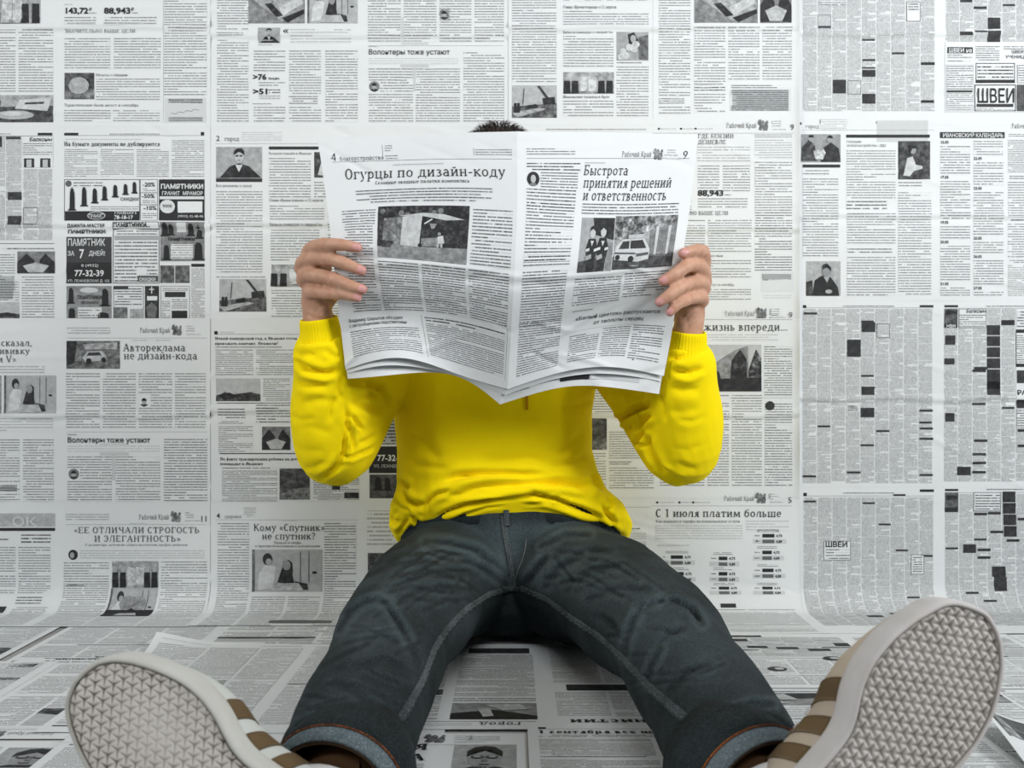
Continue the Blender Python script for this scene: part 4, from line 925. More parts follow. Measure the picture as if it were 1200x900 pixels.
def up_corner(X, Y): return .022 * np.exp(-((X + .63) / .08) ** 2 - ((Y - 1.735) / .045) ** 2) + .004 * np.exp(-((Y - 1.73) / .012) ** 2) * sm(-.30, -.42, X)
s = floor_sheet(56, -.612, 1.722, 1, .005, 'newspaper on the floor beside the left leg, one corner curling up', 312, 255, -.012, up_corner)
r = 156
s.cols([8, 60, 112, 156], 14, 118); s.b(8, 5, 60, 9, 3, .3); motif(s, 8, 122, 108, 170, 'group'); s.b(112, 122, 152, 236); s.b(8, 176, 106, 236); s.rule(8, 150, 240, 2.2, .8); s.b(110, 4, 150, 8, 3, .5)
s.b(164, 6, 232, 130); s.b(236, 6, 304, 60); s.box(238, 66, 304, 76, .85, 2); s.b(236, 80, 304, 130); s.box(164, 132, 304, 134, .8); s.pic(236, 140, 304, 165, .75, .9, 2); s.b(164, 138, 232, 236); s.b(236, 170, 304, 232); s.serif('Маршрут', 240, 242, 10, 50, 1.6, .9); ffin(s)

s = floor_sheet(57, .335, 1.296, -1, .0065, 'upside-down newspaper on the floor between the legs, beneath the trouser seat', 340, 250)
s.serif('по амнистии', 44, 21, 13, 108, 1.5, .9); s.cols([14, 66, 118, 164], 30, 92); s.pic(40, 96, 150, 112, .85, .3, 2); s.cols([14, 66, 118, 164], 118, 240); s.box(64, 30, 114, 92, .25, .8)
s.serif('город', 190, 14, 10, 32, 1.2, .8); s.b(228, 8, 280, 14, 3, .5); s.rule(178, 330, 17, .5, .7); motif(s, 177, 22, 246, 62, 'stream'); s.b(177, 66, 246, 76, 4.5, 1.15); s.b(177, 80, 246, 210, 3.1, 1); s.pic(180, 214, 240, 232, .85, .4, 2)
s.b(256, 22, 330, 26, 4, 1.1); s.b(256, 30, 330, 80, 3.1, 1); s.pic(256, 84, 330, 98, .75, 1, 2); s.b(256, 104, 330, 200, 3.1, 1); ffin(s)
s = floor_sheet(58, -.562, 1.278, 1, .008, 'newspaper on the floor at bottom centre, with a man’s face and large capitals', 340, 180)
masthead(s, 322, 16, '', 1.35, 1, True, False); s.b(296, 6, 322, 16, 3, .8); s.serif('ИСТОРИЯ', 270, 35, 17, 90, 1.25, .92, anchor='r'); s.serif('СЕМЕЙСТВА', 270, 55, 17, 110, 1.25, .92, anchor='r'); s.b(206, 60, 270, 175, 3.1, 1); s.b(80, 24, 150, 175); motif(s, 289, 24, 334, 72, 'face'); s.b(276, 78, 334, 170); gpage(s, 0, 0, 150, 180, 14, 1); ffin(s)
s = floor_sheet(59, .020, 1.306, 1, .0105, 'newspaper on the floor in front of the right trouser leg, headline about schools', 340, 200)
s.box(8, 6, 14, 9, .95); s.rule(8, 165, 9.5, .4, .7); s.serif('1 сентября все школы начали', 8, 20, 9, 150, 1.7, .92); s.b(8, 22, 110, 27, 2.8, 1.1); s.b(8, 31, 90, 64, 2.1, 1.1); s.b(8, 64, 82, 68, 4, 1.2); s.b(8, 71, 90, 190, 2.1, 1.1); motif(s, 94, 34, 160, 66, 'dark'); s.b(94, 70, 160, 190, 2.4, 1); gpage(s, 170, 0, 170, 200, 15, 1); ffin(s)

s = floor_sheet(60, .30, 1.80, 1, .0048, 'newspaper on the floor right of the right leg, with dark ovals and blocks of print', 345, 190, -.01)
for a, c, sd in ((8, 165, 31), (178, 338, 32)):
    classified(s, a, c, 16, 96, 5, .2, sd); s.cols([a, a + 40, a + 80, a + 120, a + 160], 100, 180, 3, .9)
blocks(s, [(14, 24, 66, 34), (40, 10, 84, 16), (88, 56, 110, 64), (150, 40, 165, 52), (118, 62, 140, 70), (185, 22, 215, 28), (236, 30, 268, 40), (212, 60, 250, 75), (60, 52, 80, 60)])
for x, y in ((132, 98), (140, 120), (150, 142), (70, 134), (150, 165)): s.disc(x, y, 9, 7, .85, 3, .3); s.disc(x + 2, y, 4.5, 4, .2, 4, .2)
s.box(4, 92, 340, 96, 0, 2); s.box(4, 150, 340, 154, 0, 2); ffin(s)
s = floor_sheet(61, .885, 1.788, 1, .0056, 'newspaper on the floor at the right edge behind the right shoe', 240, 240, .02); gpage(s, 0, 0, 120, 240, 17, 2); gpage(s, 120, 0, 120, 240, 18, 1); ffin(s)
s = floor_sheet(62, .27, 1.50, 1, .003, 'newspaper on the floor under the right shoe', 345, 230, .01); gpage(s, 0, 0, 172, 230, 19, 2); gpage(s, 172, 0, 172, 230, 20, 1); blocks(s, [(150, 6, 185, 20)]); ffin(s)
def up_edge(X, Y): return .035 * np.exp(-np.maximum(X - .60, 0) / .05) * sm(1.0, 1.3, Y)
s = floor_sheet(63, .60, 1.30, 1, .0075, 'dark printed newspaper on the floor at the lower right corner, its edge bent up', 200, 220, -.10, up_edge)
s.pic(14, 8, 190, 210, .66, .3, 1)
for i in range(1, 5): s.box(14 + i * 35, 8, 15 + i * 35, 210, .2, 3)
for y in (40, 90, 150): s.box(14, y, 190, y + 1, .2, 3)
s.poly([(4, 2), (13, 2), (13, 60), (4, 60)], .35, 2, .9); ffin(s)

# ------------------------------------------------------------------ the newspaper being read
def cubic(t, x, Yv):
    """natural cubic spline through (t, Yv) evaluated at x; Yv has the knots on axis 0"""
    t = np.asarray(t, float); n = len(t); hh = np.diff(t)
    A = np.zeros((n, n)); B = np.zeros((n,) + Yv.shape[1:]); A[0, 0] = A[-1, -1] = 1
    for i in range(1, n - 1):
        A[i, i - 1], A[i, i], A[i, i + 1] = hh[i - 1], 2 * (hh[i - 1] + hh[i]), hh[i]
        B[i] = 6 * ((Yv[i + 1] - Yv[i]) / hh[i] - (Yv[i] - Yv[i - 1]) / hh[i - 1])
    m = np.linalg.solve(A, B.reshape(n, -1)).reshape(B.shape)
    i = np.clip(np.searchsorted(t, x) - 1, 0, n - 2)
    return i, hh[i], t[i], t[i + 1], Yv, m

class Net:
    """smooth surface through a net of points: rows at v, columns at u"""
    def __init__(s, us, vs, P): s.us, s.vs, s.P = np.array(us, float), np.array(vs, float), np.array(P, float)
    def ev(s, u, v):
        shp = np.shape(u); u = np.ravel(u); v = np.ravel(v)
        def basis(t, x):
            n = len(t); W = np.zeros((len(x), n))
            i, h, a, b, Yv, m = cubic(t, x, np.eye(n))
            A = ((b - x) / h)[:, None]; Bq = ((x - a) / h)[:, None]; h = h[:, None]
            return A * Yv[i] + Bq * Yv[i + 1] + ((A ** 3 - A) * m[i] + (Bq ** 3 - Bq) * m[i + 1]) * h * h / 6
        return np.einsum('ni,nj,ijk->nk', basis(s.vs, v), basis(s.us, u), s.P)

VS = [0, .1, .3, .5, .75, 1]
US = [-1, -.66, -.33, 0]
LPX = [[(372, 161), (450, 159), (526, 156), (606, 154)], [(376, 188), (452, 186), (528, 184), (606, 184)], [(384, 246), (450, 242), (530, 241), (606, 244)],
       [(390, 300), (449, 301), (526, 308), (603, 316)], [(398, 372), (458, 367), (530, 372), (599, 389)], [(405, 433), (470, 419.5), (535, 438), (595, 456)]]
LY = [[1.600, 1.585, 1.562, 1.540], [1.592, 1.575, 1.550, 1.527], [1.573, 1.556, 1.530, 1.505], [1.555, 1.528, 1.508, 1.486], [1.578, 1.562, 1.543, 1.520], [1.590, 1.548, 1.570, 1.553]]
RPX = [[(606, 154), (676, 155), (747, 156), (818, 158)], [(606, 184), (676, 184), (745, 184), (815, 184)], [(606, 244), (674, 248), (741, 249), (808, 247)],
       [(603, 316), (668, 313), (736, 310), (799, 305)], [(599, 389), (660, 382), (727, 372), (790, 372)], [(595, 456), (655, 437), (715, 430), (778, 440.6)]]
RY = [[1.540, 1.562, 1.580, 1.597], [1.527, 1.550, 1.572, 1.590], [1.505, 1.528, 1.550, 1.570], [1.486, 1.500, 1.520, 1.552], [1.520, 1.543, 1.560, 1.572], [1.553, 1.566, 1.566, 1.588]]
def net(px, Y, dY=0.0):
    return Net(US, VS, [[PX(a, b, y + dY) for (a, b), y in zip(r1, r2)] for r1, r2 in zip(px, Y)])
NL, NR = net(LPX, LY), Net([0, .33, .66, 1], VS, net(RPX, RY).P)
PW, PH = 234.0, 300.0
_wr = random.Random(77)
HCRE = [(_wr.uniform(-1, 1), _wr.uniform(0, 1), _wr.uniform(-.6, .6), _wr.uniform(.06, .2), _wr.choice((-1, 1)) * _wr.uniform(.0008, .0026)) for _ in range(34)]
def held_map(nl, nr):
    def M(x, y):
        u = np.clip((np.asarray(x, float) - PW) / PW, -1.02, 1.02); v = np.asarray(y, float) / PH
        P = np.where((u < 0)[:, None], nl.ev(np.minimum(u, 0), v), nr.ev(np.maximum(u, 0), v))
        h = .0022 * np.exp(-((v - .525 - .012 * np.sin(u * 5)) / .010) ** 2) - .0016 * np.exp(-((v - .555) / .018) ** 2)
        for cu, cv, sl, ln, am in HCRE:
            h = h + am * np.exp(-(((v - cv) - sl * (u - cu)) / .014) ** 2 - ((u - cu) / ln) ** 2)
        P[:, 1] -= h
        return P
    return M

paper = bpy.data.objects.new('newspaper', None); COL.objects.link(paper)
paper.location = (0, 1.52, .45); bpy.context.view_layer.update()
tag(paper, 'open newspaper held up in both hands, hiding the reader’s face and chest', 'newspaper')

s = Sheet(held_map(NL, NR), 2.6, .00025, seed=3); s.tone = .95
s.paper(0, 0, PW, PH); s.paper(PW, 0, 2 * PW, PH)
# page four: flat layout measured from the top left of the page
def q(px, py): return px - 372, py - 155
s.serif('4', 13, 31, 13.5, None, 1.0, .95); s.serif('благоустройство', 23, 31, 8, 54, .9, .75); s.box(76, 12, 76.4, 30, .7)
s.b(79, 12, 88, 21, 2.9, .95, 1); s.b(79, 25, 94, 31.5, 2.9, .9); s.box(184, 19, 184.4, 28.5, .6); s.b(186, 20, 228, 28.5, 2.9, .95); s.rule(14, 228, 32.4, .4, .8)
s.b(88, 37, 148, 39.5, 2.5, .7); s.serif('Огурцы по дизайн-коду', 28, 54.5, 18.2, 192, .95, .95); s.serif('Сезонные овощные палатки изменились', 67, 62.5, 6.5, 110, 1.15, .85)
for i, (a, c) in enumerate(((42, 204), (42, 204), (60, 190), (43, 203), (62, 184))): s.b(a, 68 + i * 3.6, c, 71.3 + i * 3.6, 3.3, 1.15)
motif(s, 72.5, 90, 177, 150.5, 'kiosk')
for a, c, y0, y1 in ((21, 69, 92, 112), (24, 66, 112, 200), (181, 229, 92, 150)): s.b(a, y0, c, y1, 3.35, 1.05)
for a, c in ((72, 122), (126, 176), (180, 228)): s.b(a, 154, c, 221, 3.35, 1.1)
s.b(24, 200, 68, 221, 3.35, 1.1)
s.sans('Владимир Шарыпов обсудил', 14, 234, 6.9, 80, .003, .95, 2, .06); s.sans('с застройщиками перспективы', 14, 241, 6.9, 84, .003, .95, 2, .06); s.b(14, 246, 112, 287, 3.35, 1.1)
s.box(118, 226, 118.4, 290, .5); s.b(122, 228, 226, 236, 3.4, 1.25); s.b(122, 238, 226, 286, 2.7, 1.1); s.box(229, 222, 229.4, 290, .5); s.box(226, 218, 227.5, 219.5, .95)
# page nine
s.ox = PW
s.b(12, 19, 75, 28, 3.0, .95); masthead(s, 223, 30, '', 1.1, 1.0, False, False); s.serif('9', 223, 32, 14, None, 1.0, .95, anchor='r'); s.b(192, 25, 213, 30.5, 5, .5); s.rule(12, 226, 31.5, .4, .8)
s.b(12, 36, 82, 46.5, 3.4, 1.2); s.b(30, 47, 79, 66, 3.35, 1.05); s.b(12, 66, 77, 81, 3.35, 1.05); s.b(12, 81.5, 77, 88, 3.3, 1.25); s.b(12, 88, 76, 148, 3.35, 1.05); s.b(12, 136, 76, 143, 3.3, 1.3, 2)
s.disc(20.5, 56, 8.2, 8.6, .92, 2, .1); s.disc(20.5, 56, 3.4, 4.8, .2, 3, .15); s.poly([(15, 63), (18.5, 60.5), (22.5, 60.5), (26, 63), (20.5, 64.5)], .5, 3, .1)
s.b(88, 35.5, 115, 38, 2.5, .7)
s.serif('Быстрота', 86, 50.5, 16, 59, .95, .95, slant=.16); s.serif('принятия решений', 86, 64, 16, 119, .95, .95, slant=.16); s.serif('и ответственность', 86, 77.5, 16, 113, .95, .95, slant=.16)
s.b(86, 80, 218, 93, 3.3, 1.1)
motif(s, 87, 96, 131.5, 157, 'medics'); motif(s, 132.5, 94, 219, 156, 'van')
s.b(12, 152, 74, 288, 3.35, 1.1); s.b(86, 163, 148, 199, 3.35, 1.1); s.b(152, 160, 216, 195, 3.35, 1.1); s.b(12, 214, 72, 220, 3.3, 1.3, 2)
s.b(88, 205, 118, 207.5, 2.5, 1); s.sans('«Белый цветок» распускается', 93, 220, 7.6, 118, .004, .92, 2, .1); s.sans('от теплоты сердец', 118, 230, 7.6, 70, .004, .92, 2, .1); s.rule(92, 215, 236, .3, .4)
for a, c, y0, y1 in ((88, 129, 242, 286), (133, 172, 238, 284), (176, 222, 236, 286)): s.b(a, y0, c, y1, 3.35, 1.1)
s.box(184, 285.5, 186, 287.5, .95)
s.build('front_sheet', paper)

L2 = [r[:] for r in LPX]; R2 = [r[:] for r in RPX]
L2[5] = [(406.5, 444), (458, 439.5), (530, 439.5), (586, 474)]; R2[5] = [(586, 474), (655, 454.5), (712, 453.5), (774, 462)]
L2[4] = [(399, 379), (456, 378), (529, 376), (596, 397)]; R2[4] = [(596, 397), (660, 390), (725, 380), (788, 380)]
def LY2(d, k): return [[y + d for y in r] for r in LY[:5]] + [[y + d + e for y, e in zip(LY[5], k)]]
def RY2(d, k): return [[y + d for y in r] for r in RY[:5]] + [[y + d + e for y, e in zip(RY[5], k)]]
def inner(name, d, L, R, kl, kr):
    s = Sheet(held_map(net(L, LY2(d, kl)), Net([0, .33, .66, 1], VS, net(R, RY2(d, kr)).P)), 6.0, .0004, seed=4)
    s.paper(2, 2, PW, PH); s.paper(PW, 2, 2 * PW - 2, PH)
    return s
s = inner('inner_sheet', .010, L2, R2, (0, .004, .004, .012), (.012, .004, .004, 0))
s.ox = PW; s.cols([12, 66, 120, 174, 226], 40, 270, 3.35, 1.05); s.pic(78, 280, 123, 291.5, .92, .05, 2); s.box(125, 281, 200, 291.5, .12, 1.5); s.b(127, 281, 170, 286.5, 2.6, .7, 2); s.b(40, 275, 76, 289, 3.3, 1.1); s.b(8, 279, 36, 291, 3.3, 1.1)
s.ox = 0; s.cols([12, 66, 120, 174, 226], 40, 278, 3.35, .9); s.build('inner_sheet', paper)
L3 = [r[:] for r in LPX]; R3 = [r[:] for r in RPX]
L3[5] = [(405.5, 438), (462, 428), (532, 440), (592, 463)]; R3[5] = [(592, 463), (652, 444), (712, 438), (776, 447)]
s = inner('inner_sheet', .006, L3, R3, (0, .002, .002, .006), (.006, .002, .002, 0))
s.cols([12, 66, 120, 174, 226], 40, 288, 3.35, .9); s.build('inner_sheet', paper)
# ------------------------------------------------------------------ the reader
person = bpy.data.objects.new('person', None); COL.objects.link(person)
person.location = (0, 1.80, 0.0); bpy.context.view_layer.update()
tag(person, 'person sitting on the floor against the wall with legs apart, reading a newspaper, in yellow hooded sweatshirt and dark jeans', 'person')
person['label'] = 'person in yellow hooded sweatshirt and dark jeans sitting against the wall with legs apart'

def nrm(v): v = np.asarray(v, float); return v / (np.linalg.norm(v) + 1e-12)

def loft(cs, rs, up=(0, 0, 1), n=20, frames=None, power=1.0, caps=True):
    """closed tube through centres cs with elliptical sections rs = (side, up); frames may fix (side, up) per section"""
    cs = np.asarray(cs, float); m = len(cs); V = []
    a = np.linspace(0, 2 * np.pi, n, endpoint=False)
    ca, sa = np.cos(a), np.sin(a)
    ca = np.sign(ca) * np.abs(ca) ** power; sa = np.sign(sa) * np.abs(sa) ** power
    for i in range(m):
        t = nrm(cs[min(i + 1, m - 1)] - cs[max(i - 1, 0)])
        if frames is not None and frames[i] is not None: sd, u = map(nrm, frames[i])
        else:
            sd = np.cross(t, up); sd = nrm(sd) if np.linalg.norm(sd) > 1e-4 else np.array([1., 0, 0]); u = np.cross(sd, t)
        r = rs[i]; r1, r2 = (r, r) if np.isscalar(r) else r
        V.append(cs[i] + np.outer(ca * r1, sd) + np.outer(sa * r2, u))
    V = np.concatenate(V); Fc = []
    for i in range(m - 1):
        for j in range(n):
            k = (j + 1) % n
            Fc.append((i * n + j, i * n + k, (i + 1) * n + k, (i + 1) * n + j))
    if caps:
        b = len(V); V = np.concatenate([V, cs[:1], cs[-1:]])
        for j in range(n):
            k = (j + 1) % n
            Fc.append((b, k, j)); Fc.append((b + 1, (m - 1) * n + j, (m - 1) * n + k))
    return V, Fc

def resample(cs, rs, k=6):
    """smooth (spline) version of a centre line and its radii"""
    cs = np.asarray(cs, float); rs = np.array([(r, r) if np.isscalar(r) else r for r in rs], float)
    d = np.concatenate([[0], np.cumsum(np.linalg.norm(np.diff(cs, axis=0), axis=1))])
    x = np.linspace(0, d[-1], (len(cs) - 1) * k + 1)
    D = np.concatenate([cs, rs], 1)
    i, h, a, b, Y, m = cubic(d, x, D)
    A = ((b - x) / h)[:, None]; B = ((x - a) / h)[:, None]; h = h[:, None]
    out = A * Y[i] + B * Y[i + 1] + ((A ** 3 - A) * m[i] + (B ** 3 - B) * m[i + 1]) * h * h / 6
    return out[:, :3], [tuple(np.maximum(r, 1e-4)) for r in out[:, 3:]]

def ball(c, r, n=16, m=10, R=None):
    r = np.array([r, r, r]) if np.isscalar(r) else np.array(r)
    V = []; Fc = []
    for i in range(m + 1):
        t = np.pi * i / m
        for j in range(n):
            p = 2 * np.pi * j / n; V.append((math.sin(t) * math.cos(p), math.sin(t) * math.sin(p), math.cos(t)))
    for i in range(m):
        for j in range(n):
            k = (j + 1) % n; Fc.append((i * n + j, (i + 1) * n + j, (i + 1) * n + k, i * n + k))
    V = np.array(V) * r
    if R is not None: V = V @ np.array(R).T
    return V + np.asarray(c), Fc

def fuse(parts, voxel, smooth=4, factor=.5):
    """union of closed shapes as one continuous skin"""
    bm = bmesh.new()
    for V, Fc in parts:
        vs = [bm.verts.new(v) for v in V]
        for f in Fc:
            f2 = list(dict.fromkeys(f))
            if len(f2) > 2:
                try: bm.faces.new([vs[i] for i in f2])
                except ValueError: pass
    bmesh.ops.remove_doubles(bm, verts=bm.verts, dist=1e-6)
    bmesh.ops.recalc_face_normals(bm, faces=bm.faces)
    me = bpy.data.meshes.new('shape'); bm.to_mesh(me); bm.free()
    o = bpy.data.objects.new('shape', me); COL.objects.link(o)
    r = o.modifiers.new('r', 'REMESH'); r.mode = 'VOXEL'; r.voxel_size = voxel; r.adaptivity = 0
    if smooth:
        s = o.modifiers.new('s', 'SMOOTH'); s.iterations = smooth; s.factor = factor
    dg = bpy.context.evaluated_depsgraph_get(); dg.update()
    ev = o.evaluated_get(dg); m2 = ev.to_mesh()
    n = len(m2.vertices); V = np.empty(n * 3, np.float32); m2.vertices.foreach_get('co', V)
    nl = len(m2.loops); li = np.empty(nl, np.int32); m2.loops.foreach_get('vertex_index', li)
    tot = np.empty(len(m2.polygons), np.int32); m2.polygons.foreach_get('loop_total', tot)
    ev.to_mesh_clear(); bpy.data.objects.remove(o); bpy.data.meshes.remove(me)
    V = V.reshape(-1, 3).astype(float)
    if (tot == 4).all(): Fq = [li.reshape(-1, 4)]
    else:
        st = np.concatenate([[0], np.cumsum(tot)[:-1]]); Fq = []
        for k in (3, 4):
            ss = st[tot == k]
            if len(ss): Fq.append(np.stack([li[ss + j] for j in range(k)], 1))
    return V, Fq

def normals(V, Fq):
    N = np.zeros_like(V)
    for f in Fq:
        n = np.cross(V[f[:, 2]] - V[f[:, 0]], V[f[:, -1]] - V[f[:, 1]])
        for j in range(f.shape[1]): np.add.at(N, f[:, j], n)
    return N / (np.linalg.norm(N, axis=1, keepdims=True) + 1e-12)

def stroke_dist(p, pts):
    """distance from 2-D points p to a polyline and how far along it they lie (0..1)"""
    pts = np.asarray(pts, float); best = np.full(len(p), 1e9); tt = np.zeros(len(p)); sgn = np.zeros(len(p))
    L = np.concatenate([[0], np.cumsum(np.linalg.norm(np.diff(pts, axis=0), axis=1))])
    for i in range(len(pts) - 1):
        a, d = pts[i], pts[i + 1] - pts[i]; l2 = (d ** 2).sum()
        t = np.clip(((p - a) @ d) / l2, 0, 1); e = p - a - t[:, None] * d; q = np.hypot(e[:, 0], e[:, 1])
        b = q < best; best[b] = q[b]; tt[b] = (L[i] + t[b] * math.sqrt(l2)) / L[-1]; sgn[b] = np.sign(e[b] @ np.array([-d[1], d[0]]))
    return best, tt, sgn

def fold(V, Fq, strokes, gain=1.0):
    """press creases into the camera side of a garment: (polyline, depth, width in the picture)"""
    N = normals(V, Fq); p = proj(V); view = V - np.array([0, 0, HC]); view /= np.linalg.norm(view, axis=1, keepdims=True)
    facing = sm(.0, .35, -(N * view).sum(1)); D = np.zeros(len(V))
    for pts, depth, w in strokes:
        pts = np.asarray(pts, float); lo, hi = pts.min(0) - 3 * w, pts.max(0) + 3 * w
        k = np.where((p[:, 0] > lo[0]) & (p[:, 0] < hi[0]) & (p[:, 1] > lo[1]) & (p[:, 1] < hi[1]) & (facing > 0))[0]
        if not len(k): continue
        d, t, s = stroke_dist(p[k], pts); end = np.minimum(sm(-.02, .25, t), sm(-.02, .25, 1 - t))
        prof = np.exp(-(d / (.55 * w)) ** 2) - .45 * np.exp(-((d - 1.5 * w) / (.9 * w)) ** 2)
        D[k] -= gain * depth * prof * end * facing[k]
    return V + N * D[:, None]

def lumps(V, Fq, amp, scale, seed, detail=2):
    """slow unevenness of cloth"""
    N = normals(V, Fq); r = np.random.RandomState(seed); h = np.zeros(len(V))
    for o in range(detail):
        for _ in range(7):
            k = r.normal(size=3); k *= scale * (2 ** o) / np.linalg.norm(k); h += np.sin(V @ k + r.uniform(0, 6.3)) / (2 ** o) / 7
    return V + N * (h * amp * 1.6)[:, None]

def skin_mesh(name, V, Fq, mat, parent, attrs=None):
    o = mesh_obj(name, V, list(Fq), mat, parent)
    for k, v in (attrs or {}).items():
        at = o.data.attributes.new(k, 'FLOAT', 'POINT'); at.data.foreach_set('value', np.asarray(v, np.float32))
    return o

# ---- materials
def mat_skin():
    m, nt, b = new_mat('skin'); k = NB(nt)
    geo = k.n('ShaderNodeNewGeometry'); pos = geo.outputs['Position']
    c = k.ramp(k.noise(pos, 60, 3), [(.3, (.49, .27, .175)), (.7, (.60, .36, .25))])
    c = k.mixc(k.attr('red').outputs['Fac'], c, (.60, .235, .175, 1))
    c = k.mixc(k.attr('nail').outputs['Fac'], c, (.66, .34, .32, 1))
    c = k.mixc(k.attr('lip').outputs['Fac'], c, (.45, .17, .15, 1))
    nt.links.new(c, b.inputs['Base Color'])
    rr = k.math('SUBTRACT', .5, k.math('MULTIPLY', k.attr('nail').outputs['Fac'], .2)); nt.links.new(rr, b.inputs['Roughness'])
    b.inputs['Subsurface Weight'].default_value = .12; b.inputs['Subsurface Radius'].default_value = (.008, .003, .002); b.inputs['Subsurface Scale'].default_value = .5
    b.inputs['Specular IOR Level'].default_value = .35
    h = k.math('ADD', k.noise(pos, 900, 2), k.math('MULTIPLY', k.noise(pos, 160, 2), 1.2))
    nt.links.new(k.bump(h, .25, .0006), b.inputs['Normal'])
    return m
def mat_fleece(name, col, rib=0):
    m, nt, b = new_mat(name); k = NB(nt)
    geo = k.n('ShaderNodeNewGeometry'); pos = geo.outputs['Position']
    c = k.mixc(k.noise(pos, 35, 3), tuple(x * .93 for x in col) + (1,), tuple(min(1, x * 1.05) for x in col) + (1,))
    c = k.mixc(k.noise(pos, 900, 2), c, tuple(x * 1.1 for x in col) + (1,))
    nt.links.new(c, b.inputs['Base Color'])
    b.inputs['Roughness'].default_value = .95; b.inputs['Specular IOR Level'].default_value = .12
    b.inputs['Sheen Weight'].default_value = .08; b.inputs['Sheen Roughness'].default_value = .5; b.inputs['Sheen Tint'].default_value = (*[min(1, .2 + x) for x in col], 1)
    h = k.noise(pos, 700, 3)
    if rib:
        u = k.attr('rib').outputs['Fac']
        h = k.math('ADD', k.math('MULTIPLY', h, .4), k.math('MULTIPLY', k.math('SINE', k.math('MULTIPLY', u, float(rib))), .6))
    nt.links.new(k.bump(h, .35, .0012), b.inputs['Normal'])
    return m
def mat_denim(name, dark, light, fade=.5):
    m, nt, b = new_mat(name); k = NB(nt)
    geo = k.n('ShaderNodeNewGeometry'); pos = geo.outputs['Position']
    f = k.noise(pos, 14, 4, .6)
    c = k.ramp(f, [(.35, dark), (.72, light)])
    fa = k.attr('fade').outputs['Fac']
    c = k.mixc(k.math('MULTIPLY', fa, fade * 1.5, clamp=True), c, tuple(x * 3.2 for x in light) + (1,))
    g = k.noise(pos, 620, 3, .7); c2 = k.mixc(k.math('MULTIPLY', k.math('SUBTRACT', g, .50), 5.0, clamp=True), c, k.mixc(.5, c, tuple(x * 3.2 for x in light) + (1,)))
    st = k.noise(pos, 260, 3, .7); c3 = k.mixc(k.math('MULTIPLY', k.math('SUBTRACT', st, .48), 4.0, clamp=True), c2, k.mixc(.6, c2, (*dark, 1)))
    nt.links.new(c3, b.inputs['Base Color'])
    b.inputs['Roughness'].default_value = .9; b.inputs['Specular IOR Level'].default_value = .2
    nt.links.new(k.bump(k.math('ADD', k.noise(pos, 1100, 2), k.math('MULTIPLY', k.noise(pos, 120, 3), .7)), .45, .001), b.inputs['Normal'])
    return m
M_SKIN = mat_skin()
YEL = (.94, .735, .002)
M_YEL = mat_fleece('yellow_fleece', YEL); M_RIB = mat_fleece('yellow_rib_knit', YEL, 6.28)
M_CORD = mat_fleece('ochre_cord', (.55, .30, .01))
M_DENIM = mat_denim('dark_denim', (.0085, .0125, .0135), (.026, .036, .039)); M_DENIM_IN = mat_denim('denim_inside', (.085, .115, .13), (.16, .20, .215), .2)
M_SEAM = mat_denim('denim_seam', (.022, .029, .031), (.085, .105, .11), .4)
M_THREAD = mat_denim('hem_overlock', (.035, .018, .016), (.30, .095, .025), 0); M_STITCH = simple_mat('grey_thread', (.15, .16, .16), .8)
M_BROWN_LINING = simple_mat('brown_lining', (.075, .042, .022), .9)

# ---- arms and hands: joints read off the picture at their depth
def J(px, py, Y): return PX(px, py, Y)
ARMS = {
 'right': dict(sh=np.array([-.205, 1.862, .585]), el=np.array([-.296, 1.690, .352]), wr=J(374, 377, 1.612),
   palm=[J(372, 377, 1.612), J(370, 355, 1.612), J(369, 330, 1.612)],
   fingers=[[J(372, 322, 1.612), J(362, 303, 1.598), J(380, 287, 1.541), J(401, 287, 1.523), J(419, 290, 1.521)],
            [J(371, 330, 1.610), J(355, 314, 1.598), J(383, 303, 1.546), J(407, 310, 1.527), J(424, 317, 1.526)],
            [J(371, 338, 1.610), J(357, 328, 1.596), J(391, 327, 1.541), J(411, 335, 1.525), J(425, 339, 1.525)],
            [J(371, 346, 1.610), J(363, 343, 1.594), J(393, 344, 1.546), J(409, 346, 1.530), J(419, 349, 1.530)]],
   thumb=[J(374, 362, 1.615), J(389, 345, 1.612), J(404, 328, 1.600), J(414, 316, 1.583)]),
 'left': dict(sh=np.array([.160, 1.862, .585]), el=np.array([.284, 1.690, .352]), wr=J(805, 392, 1.612),
   palm=[J(805, 392, 1.612), J(809, 370, 1.612), J(812, 345, 1.612)],
   fingers=[[J(812, 338, 1.615), J(823, 316, 1.606), J(823, 295, 1.568), J(811, 294, 1.541), J(800, 297, 1.531)],
            [J(812, 344, 1.612), J(824, 330, 1.598), J(810, 310, 1.548), J(790, 322, 1.526), J(777, 329, 1.524)],
            [J(812, 352, 1.610), J(823, 338, 1.596), J(800, 335, 1.540), J(783, 347, 1.522), J(773, 354, 1.523)],
            [J(812, 360, 1.610), J(822, 352, 1.594), J(802, 352, 1.545), J(789, 361, 1.530), J(785, 366, 1.530)]],
   thumb=[J(806, 378, 1.615), J(790, 360, 1.612), J(776, 343, 1.602), J(768, 330, 1.585)]),
}
HIP = {'right': np.array([-.098, 1.835, .112]), 'left': np.array([.090, 1.835, .112])}
KNEE = {'right': np.array([-.160, 1.375, .096]), 'left': np.array([.207, 1.375, .098])}
